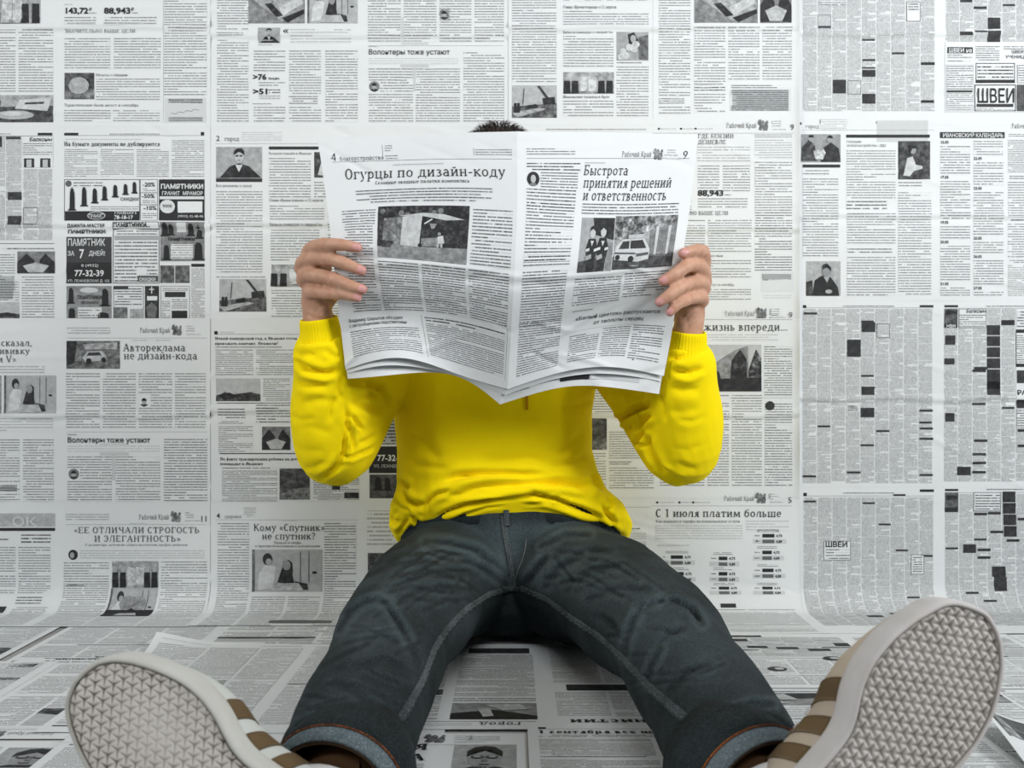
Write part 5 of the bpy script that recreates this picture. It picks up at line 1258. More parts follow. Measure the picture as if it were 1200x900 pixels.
# feet: heel end of the sole, direction of the toes, towards the other foot, towards the shin
FOOT = {
 'right': dict(o=np.array([-.1217, .8128, .0348]), A=np.array([-.836, .159, .525]), B=np.array([.534, .014, .845]), N=np.array([.127, .987, -.097])),
 'left': dict(o=np.array([.1991, .7901, .0312]), A=np.array([.676, .231, .700]), B=np.array([-.704, -.078, .706]), N=np.array([-.217, .970, -.110])),
}
for f in FOOT.values():
    f['A'] = nrm(f['A']); f['N'] = nrm(f['N'] - f['A'] * (f['N'] @ f['A'])); b = np.cross(f['A'], f['N']); f['B'] = b if b @ f['B'] > 0 else -b
    f['ank'] = f['o'] + f['A'] * .058 + f['N'] * .10
FR = [[.0118, .0118, .0108, .0094, .0080], [.0122, .0124, .0112, .0098, .0083], [.0118, .0120, .0108, .0094, .0080], [.0110, .0110, .0098, .0085, .0073]]

def body_parts():
    P = []
    # trunk, neck, head
    P.append(loft(*resample([(-.01, 1.85, .05), (-.012, 1.85, .14), (-.025, 1.86, .27), (-.03, 1.865, .40), (-.03, 1.865, .52), (-.027, 1.875, .60), (-.026, 1.88, .655)],
                            [(.15, .10), (.155, .115), (.135, .095), (.145, .098), (.155, .1), (.15, .085), (.06, .055)]), up=(0, 1, 0)))
    P.append(loft(*resample([(-.026, 1.88, .60), (-.026, 1.872, .68), (-.027, 1.86, .74), (-.027, 1.85, .80)], [.064, .057, .056, .05]), up=(0, 1, 0)))
    hd = np.array([-.024, 1.838, .8125])
    P.append(ball(hd + (0, .012, .020), (.074, .092, .088)))
    P.append(ball(hd + (0, -.030, -.040), (.057, .058, .066)))
    P.append(ball(hd + (0, -.058, -.088), (.026, .024, .020)))                                     # chin
    P.append(loft([hd + (0, -.083, .012), hd + (0, -.096, -.012), hd + (0, -.108, -.030), hd + (0, -.092, -.040)], [.008, .010, .013, .010], up=(1, 0, 0), n=10))  # nose
    for sx in (-1, 1):
        P.append(ball(hd + (sx * .073, .012, -.008), (.010, .020, .032)))                          # ear
        P.append(loft([hd + (sx * .010, -.080, .024), hd + (sx * .030, -.080, .029), hd + (sx * .052, -.062, .022)], [.006, .008, .006], n=8))  # brow
        P.append(ball(hd + (sx * .035, -.062, -.022), (.022, .018, .016)))                         # cheek
        P.append(ball(hd + (sx * .031, -.071, .006), (.013, .010, .007)))                          # closed, lowered eyelid
    for dz, r in ((-.056, .0062), (-.066, .0070)): P.append(loft([hd + (-.024, -.076, dz + .001), hd + (-.01, -.089, dz), hd + (.01, -.089, dz), hd + (.024, -.076, dz + .001)], [.003, r, r, .003], n=8))
    for sd, sx in (('right', -1), ('left', 1)):
        a = ARMS[sd]; sh, el, wr = a['sh'], a['el'], a['wr']
        P.append(loft(*resample([sh + (-sx * .07, .01, .0), sh, sh * .5 + el * .5, el, el * .5 + wr * .5, wr], [.055, .056, .046, .040, .038, (.027, .023)]), n=16))
        # hand: palm slab (thin across, wide towards the back) then each finger and the thumb
        pm = a['palm']
        P.append(loft([wr + (wr - pm[1]) * .6, wr, pm[1], pm[2], pm[2] + (pm[2] - pm[1]) * .35], [(.024, .021), (.0255, .022), (.0235, .026), (.0195, .026), (.012, .018)], n=16, frames=[((1, 0, 0), (0, 1, 0))] * 5))
        for f, r in zip(a['fingers'], FR):
            P.append(loft([wr * .5 + f[0] * .5, f[0], f[1]], [.0135, .0135, r[1]], n=12))
            c, q = resample(f, r, 5)
            P.append(loft(c, q, n=12)); P.append(ball(c[-1], q[-1][0], 12, 8)); P.append(ball(f[1] + (sx * .001, .001, 0), r[1] * 1.12, 12, 8)); P.append(ball(f[2] + (0, -.0005, 0), r[2] * 1.10, 12, 8)); P.append(ball(f[3], r[3] * 1.06, 10, 6))
        P.append(ball(J(380, 314, 1.600) if sx < 0 else J(808, 322, 1.598), (.013, .010, .013), 12, 8))
        c, q = resample(a['thumb'], [.016, .0135, .0105, .0085], 5)
        P.append(loft(c, q, n=12)); P.append(ball(c[-1], q[-1][0], 12, 8)); P.append(ball(a['thumb'][0], .016, 12, 8)); P.append(ball(wr * .55 + pm[1] * .45 + (-sx * .010, -.008, 0), (.015, .017, .020), 12, 8))
        hp, kn, f = HIP[sd], KNEE[sd], FOOT[sd]; an = f['ank']
        P.append(loft(*resample([hp + (0, .04, .0), hp + (0, -.05, 0), hp * .5 + kn * .5, kn, kn * .55 + an * .45, an * .85 + kn * .15, an], [.085, .086, .068, .054, .050, .036, .034]), n=16))
        fo = lambda u, v, w: f['o'] + f['A'] * u + f['B'] * v + f['N'] * w
        P.append(loft([an + f['N'] * .02, an - f['N'] * .02, fo(.075, 0, .056), fo(.13, 0, .05), fo(.19, 0, .042), fo(.25, 0, .034)], [(.033, .035), (.030, .036), (.024, .026), (.026, .018), (.030, .010), (.022, .006)], n=14, up=f['A']))
        P.append(ball(fo(.038, 0, .055), (.026, .026, .026), 12, 8))
    return P

V, Fq = fuse(body_parts(), .0026, 3, .5)
Nn = normals(V, Fq)
nail = np.zeros(len(V)); red = np.zeros(len(V)); lip = np.zeros(len(V))
for sd in ('right', 'left'):
    for f, r in zip(ARMS[sd]['fingers'], FR):
        tip, dip = f[-1], f[-2]; ax = nrm(tip - dip); vw = nrm(np.array([0, 0, HC]) - tip + np.array([0, 0, .25]))
        out = nrm(vw - ax * (vw @ ax)); sdv = np.cross(ax, out); w = r[-1]
        k = np.where(np.linalg.norm(V - tip, axis=1) < .03)[0]; q = V[k] - tip
        u, v, o = q @ ax, q @ sdv, q @ out
        d = np.sqrt(((u - .0005) / .0060) ** 4 + (v / (w * .72)) ** 4)
        nail[k] = np.maximum(nail[k], (1 - sm(.75, 1.15, d)) * (o > .001))
        red[k] = np.maximum(red[k], .55 * np.exp(-(np.linalg.norm(q, axis=1) / .011) ** 2))
        V[k] -= Nn[k] * (np.exp(-((d - 1.12) / .16) ** 2) * (o > .001) * .0005)[:, None]
        for kn, am, rad in ((f[1], .5, .013), (f[2], .42, .010), (f[3], .22, .008)):
            dd = np.linalg.norm(V - kn, axis=1); red = np.maximum(red, am * np.exp(-(dd / rad) ** 2))
hd = np.array([-.024, 1.838, .8125])
dl = (V - hd - np.array([0, -.088, -.061])) / np.array([.026, .012, .012]); lip = np.exp(-(dl ** 2).sum(1)) * (V[:, 1] < hd[1] - .07)
# skin creases at the heel of each hand
V = fold(V, Fq, [([(369, 355), (378, 353), (384, 352)], .0016, 3), ([(371, 361), (380, 357), (386, 353)], .0010, 2), ([(358, 366), (367, 373), (384, 374)], .001, 3),
                 ([(800, 372), (808, 363), (817, 360)], .0011, 2), ([(802, 376), (810, 369), (820, 366)], .0012, 2), ([(805, 381), (813, 374), (822, 368)], .0011, 2), ([(797, 374), (803, 364), (808, 360)], .001, 2), ([(808, 386), (815, 379), (822, 371)], .0008, 2)])
kn_cr = []
for sd in ('right', 'left'):
    for f in ARMS[sd]['fingers']:
        for i, w in ((2, 5.0), (3, 4.0)):
            c = proj(f[i]); d = proj(f[i + 1]) - proj(f[i - 1]); d = d / np.hypot(*d); pn = np.array([-d[1], d[0]])
            for o in (-1.6, 1.2): kn_cr.append(([tuple(c + d * o - pn * w), tuple(c + d * (o + .5)), tuple(c + d * o + pn * w)], .0007, 1.7))
V = fold(V, Fq, kn_cr)
body = skin_mesh('body', V, Fq, M_SKIN, person, dict(nail=nail, red=red, lip=lip))

# ---- hair: a cap of many short strands
def make_hair():
    m, nt, b = new_mat('brown_hair'); k = NB(nt)
    geo = k.n('ShaderNodeNewGeometry')
    nt.links.new(k.ramp(k.noise(geo.outputs['Position'], 200, 2), [(.3, (.022, .014, .010)), (.7, (.055, .036, .024))]), b.inputs['Base Color'])
    b.inputs['Roughness'].default_value = .55
    r = random.Random(9); Vh, Fh = [], []
    c = hd + np.array([0, .014, .024]); R3 = np.array([.078, .097, .091])
    bv, bf = ball(c, R3 * .985, 28, 18)
    keep = lambda p: (p[2] > hd[2] - .055 and p[1] > hd[1] - .02) or p[2] > hd[2] + .060
    idx = {}
    for f in bf:
        if all(keep(bv[i]) for i in f):
            g = []
            for i in f:
                if i not in idx: idx[i] = len(Vh); Vh.append(bv[i])
                g.append(idx[i])
            if len(set(g)) == 4: Fh.append(tuple(g))
    for _ in range(5200):
        t = math.acos(r.uniform(-.5, 1)); p = r.uniform(0, 2 * math.pi)
        d = np.array([math.sin(t) * math.cos(p), math.sin(t) * math.sin(p), math.cos(t)]); q = c + d * R3 * .975
        if not keep(q): continue
        n = nrm(d / R3); fl = np.array([.35 * math.copysign(1, d[0]) + r.uniform(-.4, .4), -.7 + r.uniform(-.4, .5), -.25 + r.uniform(-.3, .3)])
        fl -= n * (fl @ n); L = r.uniform(.016, .030); w = nrm(np.cross(n, fl)) * .00042
        pts = [q, q + n * L * .35 + fl * L * .3, q + n * L * .42 + fl * L * .8, q + n * L * .3 + fl * L * 1.2]
        b0 = len(Vh)
        for i, pt in enumerate(pts):
            k2 = (1, .9, .7, .15)[i]; Vh.append(pt - w * k2); Vh.append(pt + w * k2)
        for i in range(3): Fh.append((b0 + 2 * i, b0 + 2 * i + 1, b0 + 2 * i + 3, b0 + 2 * i + 2))
    return mesh_obj('hair', np.array(Vh), Fh, m, person)
make_hair()
# ---- sweatshirt
def shirt_parts():
    P = []
    X, Y = (1, 0, 0), (0, 1, 0)
    secs = [  # centre, half width, half depth, tilt of the section (front raised)
        ((.000, 1.835, .164), .212, .128, .56), ((-.002, 1.835, .186), .224, .134, .52), ((-.010, 1.838, .226), .214, .136, .34), ((-.020, 1.842, .258), .192, .134, .14), ((-.027, 1.846, .285), .186, .130, .04),
        ((-.033, 1.850, .330), .180, .128, 0), ((-.036, 1.852, .40), .184, .128, 0), ((-.032, 1.855, .47), .192, .127, 0), ((-.030, 1.858, .54), .195, .124, 0), ((-.028, 1.862, .60), .175, .110, 0), ((-.027, 1.872, .645), .115, .088, 0), ((-.027, 1.876, .672), .080, .074, 0)]
    cs = [s[0] for s in secs]; rs = [(s[1], s[2]) for s in secs]; fr = [((1, 0, 0), (0, 1, -s[3])) for s in secs]
    P.append(loft(cs, rs, n=40, frames=fr, power=.86))
    # hood lying behind the neck
    P.append(loft(*resample([(-.10, 1.84, .665), (-.09, 1.915, .69), (-.027, 1.945, .695), (.036, 1.915, .69), (.046, 1.84, .665)], [.022, .034, .038, .034, .022]), n=14))
    for sd, sx in (('right', -1), ('left', 1)):
        a = ARMS[sd]; sh, el, wr = a['sh'], a['el'], a['wr']; fo = wr - el
        P.append(loft(*resample([sh + (-sx * .08, .0, -.02), sh + (0, 0, -.005), sh * .62 + el * .38, sh * .28 + el * .72 + (0, -.002, -.004), el + (sx * .004, .004, -.010), el + fo * .22 + (sx * .004, 0, 0), el + fo * .5, el + fo * .70, el + fo * .82, el + fo * .90],
                                [.095, .088, .076, .068, .064, .066, .059, .052, .047, .036], 5), n=22))
        P.append(ball(el + (sx * .012, .008, -.026), (.050, .054, .044)))
    return P
V, Fq = fuse(shirt_parts(), .0040, 7, .5)
V[:, 1] = np.minimum(V[:, 1], 1.984)
V = lumps(V, Fq, .0018, 22, 3, 3)
V = fold(V, Fq, [
    # waist
    ([(512, 565), (540, 558), (575, 556), (610, 557), (650, 556)], .0075, 6), ([(534, 577), (565, 570), (600, 568), (640, 566), (665, 570)], .0085, 6), ([(506, 610), (524, 600), (545, 592), (575, 586), (605, 584)], .0050, 4), ([(526, 611), (545, 602), (570, 594), (600, 591)], .0022, 3),
    ([(600, 584), (625, 580), (650, 585), (680, 597), (708, 609)], .0075, 4.5), ([(605, 590), (640, 589), (668, 597), (690, 606)], .0025, 3), ([(640, 565), (672, 567), (692, 574)], .006, 5), ([(693, 555), (698, 566), (708, 574)], .0075, 5), ([(655, 540), (690, 548), (700, 552)], .003, 7),
    ([(497, 602), (501, 588), (510, 580), (530, 574)], .0045, 4), ([(470, 570), (474, 585), (486, 592), (502, 590)], .006, 5), ([(482, 603), (488, 610), (494, 614)], .0045, 3), ([(465, 628), (472, 617), (480, 606)], .0040, 3.2), ([(452, 606), (462, 612), (472, 610)], .004, 4), ([(474, 626), (480, 618), (484, 612)], .002, 3),
    ([(706, 590), (712, 604), (722, 616)], .006, 4), ([(700, 612), (716, 618), (727, 628)], .005, 3.5), ([(463, 556), (470, 566), (480, 574)], .006, 5), ([(560, 545), (620, 538), (660, 545)], .0025, 9), ([(470, 500), (500, 520), (520, 545)], .002, 10), ([(690, 500), (670, 520), (650, 535)], .0022, 10),
    # right arm (left in the picture)
    ([(407, 478), (408, 498), (412, 514), (413, 529)], .0045, 3), ([(409, 484), (417, 496), (426, 505)], .0045, 3.2), ([(398, 533), (412, 536), (432, 527), (440, 522)], .0038, 3), ([(404, 470), (405, 500), (402, 532), (390, 548), (374, 565)], .0048, 4), ([(404, 448), (430, 452), (457, 460)], .005, 5), ([(408, 470), (430, 478), (450, 490)], .004, 6), ([(440, 450), (452, 466), (456, 480)], .005, 5),
    ([(348, 402), (365, 400), (393, 398)], .005, 4), ([(345, 420), (360, 433), (380, 438), (398, 432)], .0065, 5), ([(346, 446), (362, 452), (385, 452)], .003, 6), ([(352, 474), (372, 468), (396, 470)], .0014, 7), ([(372, 560), (390, 552), (404, 540)], .003, 4), ([(346, 500), (366, 500), (392, 510)], .0010, 8),
    # left arm (right in the picture)
    ([(764, 474), (742, 483), (716, 498)], .009, 4.5), ([(763, 484), (755, 494), (745, 508)], .008, 4), ([(757, 500), (752, 510), (746, 520)], .007, 4), ([(738, 521), (752, 520), (762, 523)], .0045, 3), ([(759, 508), (763, 526), (772, 545), (782, 558)], .007, 4), ([(742, 523), (752, 538), (768, 553)], .003, 4), ([(700, 480), (715, 494), (722, 500)], .005, 4), ([(708, 462), (730, 462), (755, 470)], .004, 6),
    ([(783, 420), (803, 418), (823, 411)], .006, 4.5), ([(786, 434), (806, 438), (826, 430)], .005, 5), ([(782, 452), (800, 458), (822, 456)], .0018, 7), ([(780, 480), (800, 484), (822, 478)], .0010, 8), ([(806, 566), (790, 560), (776, 548)], .003, 4),
    # finer drag lines
    ([(458, 470), (476, 478), (500, 480)], .0014, 5), ([(700, 462), (680, 474), (655, 480)], .0014, 5), ([(466, 530), (490, 545), (530, 550)], .0020, 6), ([(694, 528), (670, 542), (640, 548)], .0020, 6), ([(458, 580), (468, 592), (484, 600)], .0028, 4), ([(455, 616), (462, 604), (470, 596)], .0022, 3.5), ([(712, 580), (716, 592), (712, 602)], .003, 3.5), ([(520, 583), (556, 577), (596, 576)], .0028, 4), ([(610, 575), (650, 577), (684, 588)], .0028, 4),
    ([(338, 486), (352, 492), (372, 490)], .0010, 5), ([(340, 520), (356, 528), (380, 528)], .0006, 6), ([(352, 550), (366, 548), (384, 540)], .0010, 5), ([(395, 462), (388, 478), (386, 496)], .0022, 5), ([(344, 410), (352, 416), (372, 416)], .0022, 4), ([(380, 410), (392, 418), (400, 416)], .0022, 4), ([(400, 440), (396, 456), (402, 470)], .0028, 4), ([(418, 520), (430, 516), (442, 508)], .0022, 3.5), ([(416, 470), (432, 464), (450, 468)], .0026, 5),
    ([(828, 486), (812, 494), (792, 492)], .0010, 5), ([(826, 520), (808, 528), (786, 526)], .0006, 6), ([(818, 550), (806, 548), (792, 540)], .0010, 5), ([(772, 462), (778, 478), (780, 496)], .0022, 5), ([(826, 404), (816, 410), (798, 408)], .0020, 4), ([(730, 505), (742, 500), (754, 490)], .0028, 3.5), ([(724, 470), (742, 460), (756, 462)], .0026, 5), ([(730, 515), (740, 528), (752, 540)], .002, 4)], 1.7)
shirt = skin_mesh('sweatshirt', V, Fq, M_YEL, person)

def ring_shell(name, cs, rs, th, mat, parent, n=48, frames=None, attr=None, power=1.0):
    """open sleeve-like band with real thickness"""
    Vo, Fo = loft(cs, rs, n=n, frames=frames, caps=False, power=power); Vi, _ = loft(cs, [((r if np.isscalar(r) else r[0]) - th, (r if np.isscalar(r) else r[1]) - th) for r in rs], n=n, frames=frames, caps=False, power=power)
    m = len(cs); k = len(Vo); Fc = list(Fo) + [tuple(i + k for i in f[::-1]) for f in Fo]
    for j in range(n):
        q = (j + 1) % n
        Fc.append((j, k + j, k + q, q)); e = (m - 1) * n; Fc.append((e + j, e + q, k + e + q, k + e + j))
    o = mesh_obj(name, np.concatenate([Vo, Vi]), Fc, mat, parent)
    if attr:
        at = o.data.attributes.new('rib', 'FLOAT', 'POINT'); at.data.foreach_set('value', np.tile(np.arange(n) * (attr / n), 2 * m).astype(np.float32))
    return o
def bead(name, pts, r, mat, parent, n=8, k=4, flat=1.0):
    c, q = resample(pts, [(r, r * flat)] * len(pts), k)
    V, Fc = loft(c, q, n=n); return mesh_obj(name, V, Fc, mat, parent)

for sd, sx in (('right', -1), ('left', 1)):
    a = ARMS[sd]; el, wr = a['el'], a['wr']; d = nrm(wr - el)
    e = wr + nrm(a['palm'][1] - wr) * .006; s0 = el + (wr - el) * .80
    cs = [s0, s0 * .7 + e * .3, s0 * .35 + e * .65, e * .92 + s0 * .08, e]; rs = [(.040, .038), (.037, .035), (.0325, .031), (.0310, .0298), (.0298, .0286)]
    cs, rs = resample(cs, rs, 3); dn = nrm(a['palm'][1] - s0); fx = nrm(np.cross(dn, (0, 1, 0)) * (1 if dn[2] < 0 else -1)); fx = np.array([1., 0, 0]) - dn * dn[0]; fx = nrm(fx); fy = np.cross(dn, fx)
    N = 84
    o = ring_shell('cuff', cs, rs, .0032, M_RIB, shirt, N, [(fx, fy)] * len(cs), attr=42)

# drawstring showing below the paper
def on_front(px, py, V, off=.0025):
    """nearest skin point seen at a pixel"""
    p = proj(V); d = np.hypot(p[:, 0] - px, p[:, 1] - py); k = np.where(d < 4)[0]
    if not len(k): k = np.argsort(d)[:5]
    i = k[np.argmin(V[k, 1])]; v = np.array([0, 0, HC]) - V[i]; Y = V[i, 1]
    return PX(px, py, Y - off)
SV = V
bead('drawstring', [on_front(617.5, y, SV, .003) for y in (430, 445, 460, 472, 480)], .0024, M_CORD, shirt)
bead('drawstring', [on_front(598, y, SV, .003) for y in (430, 442, 452, 458)], .0024, M_CORD, shirt)
# ---- jeans
HEMT = .93
def jeans_parts():
    P = [loft(*resample([(-.004, 1.845, .012), (-.004, 1.845, .06), (-.003, 1.84, .13), (-.002, 1.838, .19), (.000, 1.838, .214)], [(.150, .105), (.195, .135), (.205, .138), (.203, .126), (.198, .122)], 4), n=36, frames=None, up=(0, 1, 0), power=.9)]
    P[0] = loft([(-.004, 1.845, .012), (-.004, 1.842, .06), (-.003, 1.838, .12), (-.002, 1.836, .165), (.000, 1.836, .205)], [(.150, .105), (.192, .136), (.200, .136), (.202, .124), (.200, .118)], n=36, power=.88, frames=[((1, 0, 0), (0, 1, 0)), ((1, 0, 0), (0, 1, 0)), ((1, 0, 0), (0, 1, -.1)), ((1, 0, 0), (0, 1, -.28)), ((1, 0, 0), (0, 1, -.38))])
    for sd, sx in (('right', -1), ('left', 1)):
        hp, kn, an = HIP[sd], KNEE[sd], FOOT[sd]['ank']; t = an - kn
        P.append(loft(*resample([hp + (0, .03, .0), hp + (sx * .006, -.07, -.004), hp * .62 + kn * .38 + (sx * .010, 0, .004), hp * .3 + kn * .7 + (sx * .006, 0, .006), kn + (0, 0, .008), kn + t * .25 + (sx * .004, 0, .008), kn + t * .5 + (sx * .008, 0, .010), kn + t * .75 + (sx * .009, 0, .012), kn + t * (HEMT - .07) + (sx * .009, 0, .014)],
                                [(.100, .100), (.108, .104), (.100, .098), (.092, .092), (.080, .082), (.074, .076), (.070, .073), (.067, .066), (.0655, .0595)], 4), n=24))
    return P
V, Fq = fuse(jeans_parts(), .0040, 7, .5)
V = lumps(V, Fq, .0022, 30, 8, 3)
V[:, 2] = np.maximum(V[:, 2], .0086); V[:, 1] = np.minimum(V[:, 1], 1.983)
DEN = [
    ([(500, 636), (530, 637), (560, 645), (590, 668)], .006, 5), ([(505, 645), (540, 652), (570, 668), (592, 684)], .005, 4.5), ([(478, 660), (510, 655), (545, 660)], .003, 5), ([(460, 690), (500, 672), (540, 676)], .003, 5), ([(470, 676), (510, 664), (560, 672)], .0025, 4),
    ([(640, 652), (628, 668), (612, 688)], .007, 5), ([(690, 626), (660, 626), (635, 640)], .004, 4), ([(680, 650), (655, 665), (640, 684)], .004, 5), ([(725, 662), (690, 672), (665, 690)], .003, 5), ([(760, 690), (720, 690), (690, 702)], .003, 5), ([(715, 645), (690, 645), (650, 652)], .003, 4),
    ([(398, 738), (410, 718), (425, 706), (440, 702), (453, 706)], .0085, 4.6), ([(450, 705), (458, 716), (470, 734), (477, 748)], .0040, 4.5), ([(428, 752), (446, 742), (466, 752)], .003, 5), ([(420, 780), (450, 772), (480, 790)], .002, 6), ([(404, 716), (416, 698), (440, 688)], .0025, 5), ([(480, 752), (488, 770), (492, 790)], .003, 5),
    ([(823, 730), (810, 714), (792, 705), (776, 704)], .0095, 4.6), ([(776, 704), (762, 708), (752, 712)], .005, 4), ([(750, 712), (742, 728), (735, 748), (730, 768)], .0075, 4.6), ([(774, 760), (764, 778), (756, 800)], .0045, 4.6), ([(800, 738), (782, 742), (766, 758)], .003, 5), ([(700, 720), (716, 730), (726, 745)], .0025, 5), ([(880, 838), (860, 836), (842, 846)], .004, 4.5), ([(905, 825), (880, 824), (855, 832)], .004, 4.5), ([(830, 780), (806, 786), (786, 806)], .002, 6),
    ([(350, 850), (372, 846), (400, 856)], .003, 5), ([(395, 800), (420, 812), (440, 830)], .002, 6), ([(470, 700), (500, 690), (535, 690)], .002, 6)]
_r = random.Random(41)
for _ in range(34):   # fine drag lines running out from the crotch over the thighs
    sg = _r.choice((-1, 1)); y0 = _r.uniform(640, 700); L = _r.uniform(40, 95); x0 = 600 + sg * _r.uniform(20, 90)
    DEN.append(([(x0, y0 + abs(x0 - 600) * .1), (x0 + sg * L * .5, y0 + _r.uniform(-12, 6) + L * .05), (x0 + sg * L, y0 + _r.uniform(-6, 16) + L * .18)], _r.uniform(.0005, .0014), _r.uniform(2.2, 3.4)))
for _ in range(26):   # short creases down the shins and knees
    sg = _r.choice((-1, 1)); y0 = _r.uniform(735, 870); x0 = (600 + sg * (150 + (y0 - 735) * (.62 if sg < 0 else .78))) + _r.uniform(-45, 45); a = _r.uniform(-.5, .5); L = _r.uniform(14, 34)
    DEN.append(([(x0 - L, y0 - L * a), (x0, y0 + _r.uniform(-3, 3)), (x0 + L, y0 + L * a)], _r.uniform(.0005, .0014), _r.uniform(2.2, 3.4)))
V = fold(V, Fq, DEN, 1.35)
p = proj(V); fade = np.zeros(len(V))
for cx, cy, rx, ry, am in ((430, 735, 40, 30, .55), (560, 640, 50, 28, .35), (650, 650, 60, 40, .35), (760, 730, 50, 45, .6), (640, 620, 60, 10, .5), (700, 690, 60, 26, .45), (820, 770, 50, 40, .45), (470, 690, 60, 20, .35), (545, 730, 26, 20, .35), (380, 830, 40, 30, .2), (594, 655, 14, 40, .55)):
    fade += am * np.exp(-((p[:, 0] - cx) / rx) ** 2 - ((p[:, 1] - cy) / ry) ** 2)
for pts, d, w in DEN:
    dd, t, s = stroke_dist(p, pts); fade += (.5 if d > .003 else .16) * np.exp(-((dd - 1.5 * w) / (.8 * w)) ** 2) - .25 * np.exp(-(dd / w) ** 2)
jeans = skin_mesh('jeans', V, Fq, M_DENIM, person, dict(fade=np.clip(fade, 0, 1)))
JV, JN = V, normals(V, Fq)
def on_jeans(px, py, off=.0015):
    pj = proj(JV); vw = JV - np.array([0, 0, HC]); fc = (JN * vw).sum(1) < 0
    d = np.hypot(pj[:, 0] - px, pj[:, 1] - py) + np.where(fc, 0, 1e3); k = np.argsort(d)[:6]; i = k[np.argmin(JV[k, 1])]
    Y = JV[k, 1].mean(); return PX(px, py, Y) + JN[i] * off
def strip(name, pts, w, th, mat, parent, k=8, off=.0, pucker=0.0):
    """raised flat seam following the cloth"""
    pts = np.array(pts, float); L = np.concatenate([[0], np.cumsum(np.linalg.norm(np.diff(pts, axis=0), axis=1))]); x = np.linspace(0, L[-1], max(8, int(L[-1] / k)))
    P2 = np.stack([np.interp(x, L, pts[:, 0]), np.interp(x, L, pts[:, 1])], 1)
    C = np.array([on_jeans(a, b, off) for a, b in P2]); 
    for _ in range(3): C[1:-1] = .25 * C[:-2] + .5 * C[1:-1] + .25 * C[2:]
    Nr = []
    for c in C: Nr.append(JN[np.argsort(((JV - c) ** 2).sum(1))[:12]].mean(0))
    Nr = np.array(Nr); V2, r = [], [(-1, -.35), (-1, .6), (-.55, 1), (.55, 1), (1, .6), (1, -.35)]
    for i in range(len(C)):
        pk = 1 + pucker * math.sin(i * 2.1) 
        t = nrm(C[min(i + 1, len(C) - 1)] - C[max(i - 1, 0)]); n = nrm(Nr[i] - t * (Nr[i] @ t)); s = np.cross(t, n)
        for a, b in r: V2.append(C[i] + s * a * w / 2 * (.75 + .25 * pk) + n * b * th * pk)
    Fc = [(i * 6 + j, i * 6 + (j + 1) % 6, i * 6 + 6 + (j + 1) % 6, i * 6 + 6 + j) for i in range(len(C) - 1) for j in range(6)] + [tuple(range(6)), tuple(range(len(C) * 6 - 6, len(C) * 6))[::-1]]
    return mesh_obj(name, np.array(V2), Fc, mat, parent), C, Nr
def stitches(name, C, Nr, parent, step=.0075, side=0.0, ln=.0036, mat=None):
    L = np.concatenate([[0], np.cumsum(np.linalg.norm(np.diff(C, axis=0), axis=1))]); V2, F2 = [], []
    for x in np.arange(.004, L[-1] - .004, step):
        i = min(np.searchsorted(L, x), len(C) - 1); t = nrm(C[min(i + 1, len(C) - 1)] - C[max(i - 1, 0)]); n = nrm(Nr[i]); s = np.cross(t, n)
        c = np.array([np.interp(x, L, C[:, q]) for q in range(3)]) + s * side + n * .0022; b = len(V2)
        for a in (-1, 1):
            for q in ((-.0006, 0), (0, .0007), (.0006, 0), (0, -.0007)): V2.append(c + t * a * ln / 2 + s * q[0] + n * q[1])
        F2 += [(b + j, b + (j + 1) % 4, b + 4 + (j + 1) % 4, b + 4 + j) for j in range(4)] + [(b + 3, b + 2, b + 1, b), (b + 4, b + 5, b + 6, b + 7)]
    return mesh_obj(name, np.array(V2), F2, mat or M_STITCH, parent)
INS = {'right': [(600, 689), (572, 697), (545, 715), (524, 737), (508, 762), (496, 795), (476, 832), (452, 868), (430, 898)], 'left': [(611, 690), (640, 702), (672, 726), (705, 748), (730, 772), (762, 806), (800, 840), (845, 872), (860, 883)]}
for sd in INS:
    o, C, Nr = strip('inseam', INS[sd], .0105, .0026, M_SEAM, jeans, 2.2, pucker=.45); stitches('stitching', C, Nr, jeans, .0078, -.0012 if sd == 'right' else .0012)
o, C, Nr = strip('fly', [(590, 603), (592, 625), (597, 650), (600, 672), (602, 690)], .010, .0022, M_SEAM, jeans, 5); stitches('stitching', C, Nr, jeans, .0046, .0036, .0030)
o, C, Nr = strip('fly_stitching', [(617, 630), (615, 650), (607, 668), (602, 684)], .0016, .0008, M_STITCH, jeans, 5)
strip('crotch_seam', [(586, 690), (600, 690), (612, 691)], .0085, .0024, M_SEAM, jeans, 4)
wfr = [((1, 0, 0), (0, 1, -.34)), ((1, 0, 0), (0, 1, -.38)), ((1, 0, 0), (0, 1, -.40))]
ring_shell('waistband', [(-.002, 1.836, .172), (-.001, 1.836, .190), (.000, 1.836, .212)], [(.2035, .1235), (.2035, .1215), (.2025, .1195)], .005, M_DENIM, jeans, 80, wfr, power=.88)
strip('belt_loop', [(593, 598), (594, 616)], .010, .0052, M_SEAM, jeans, 4)

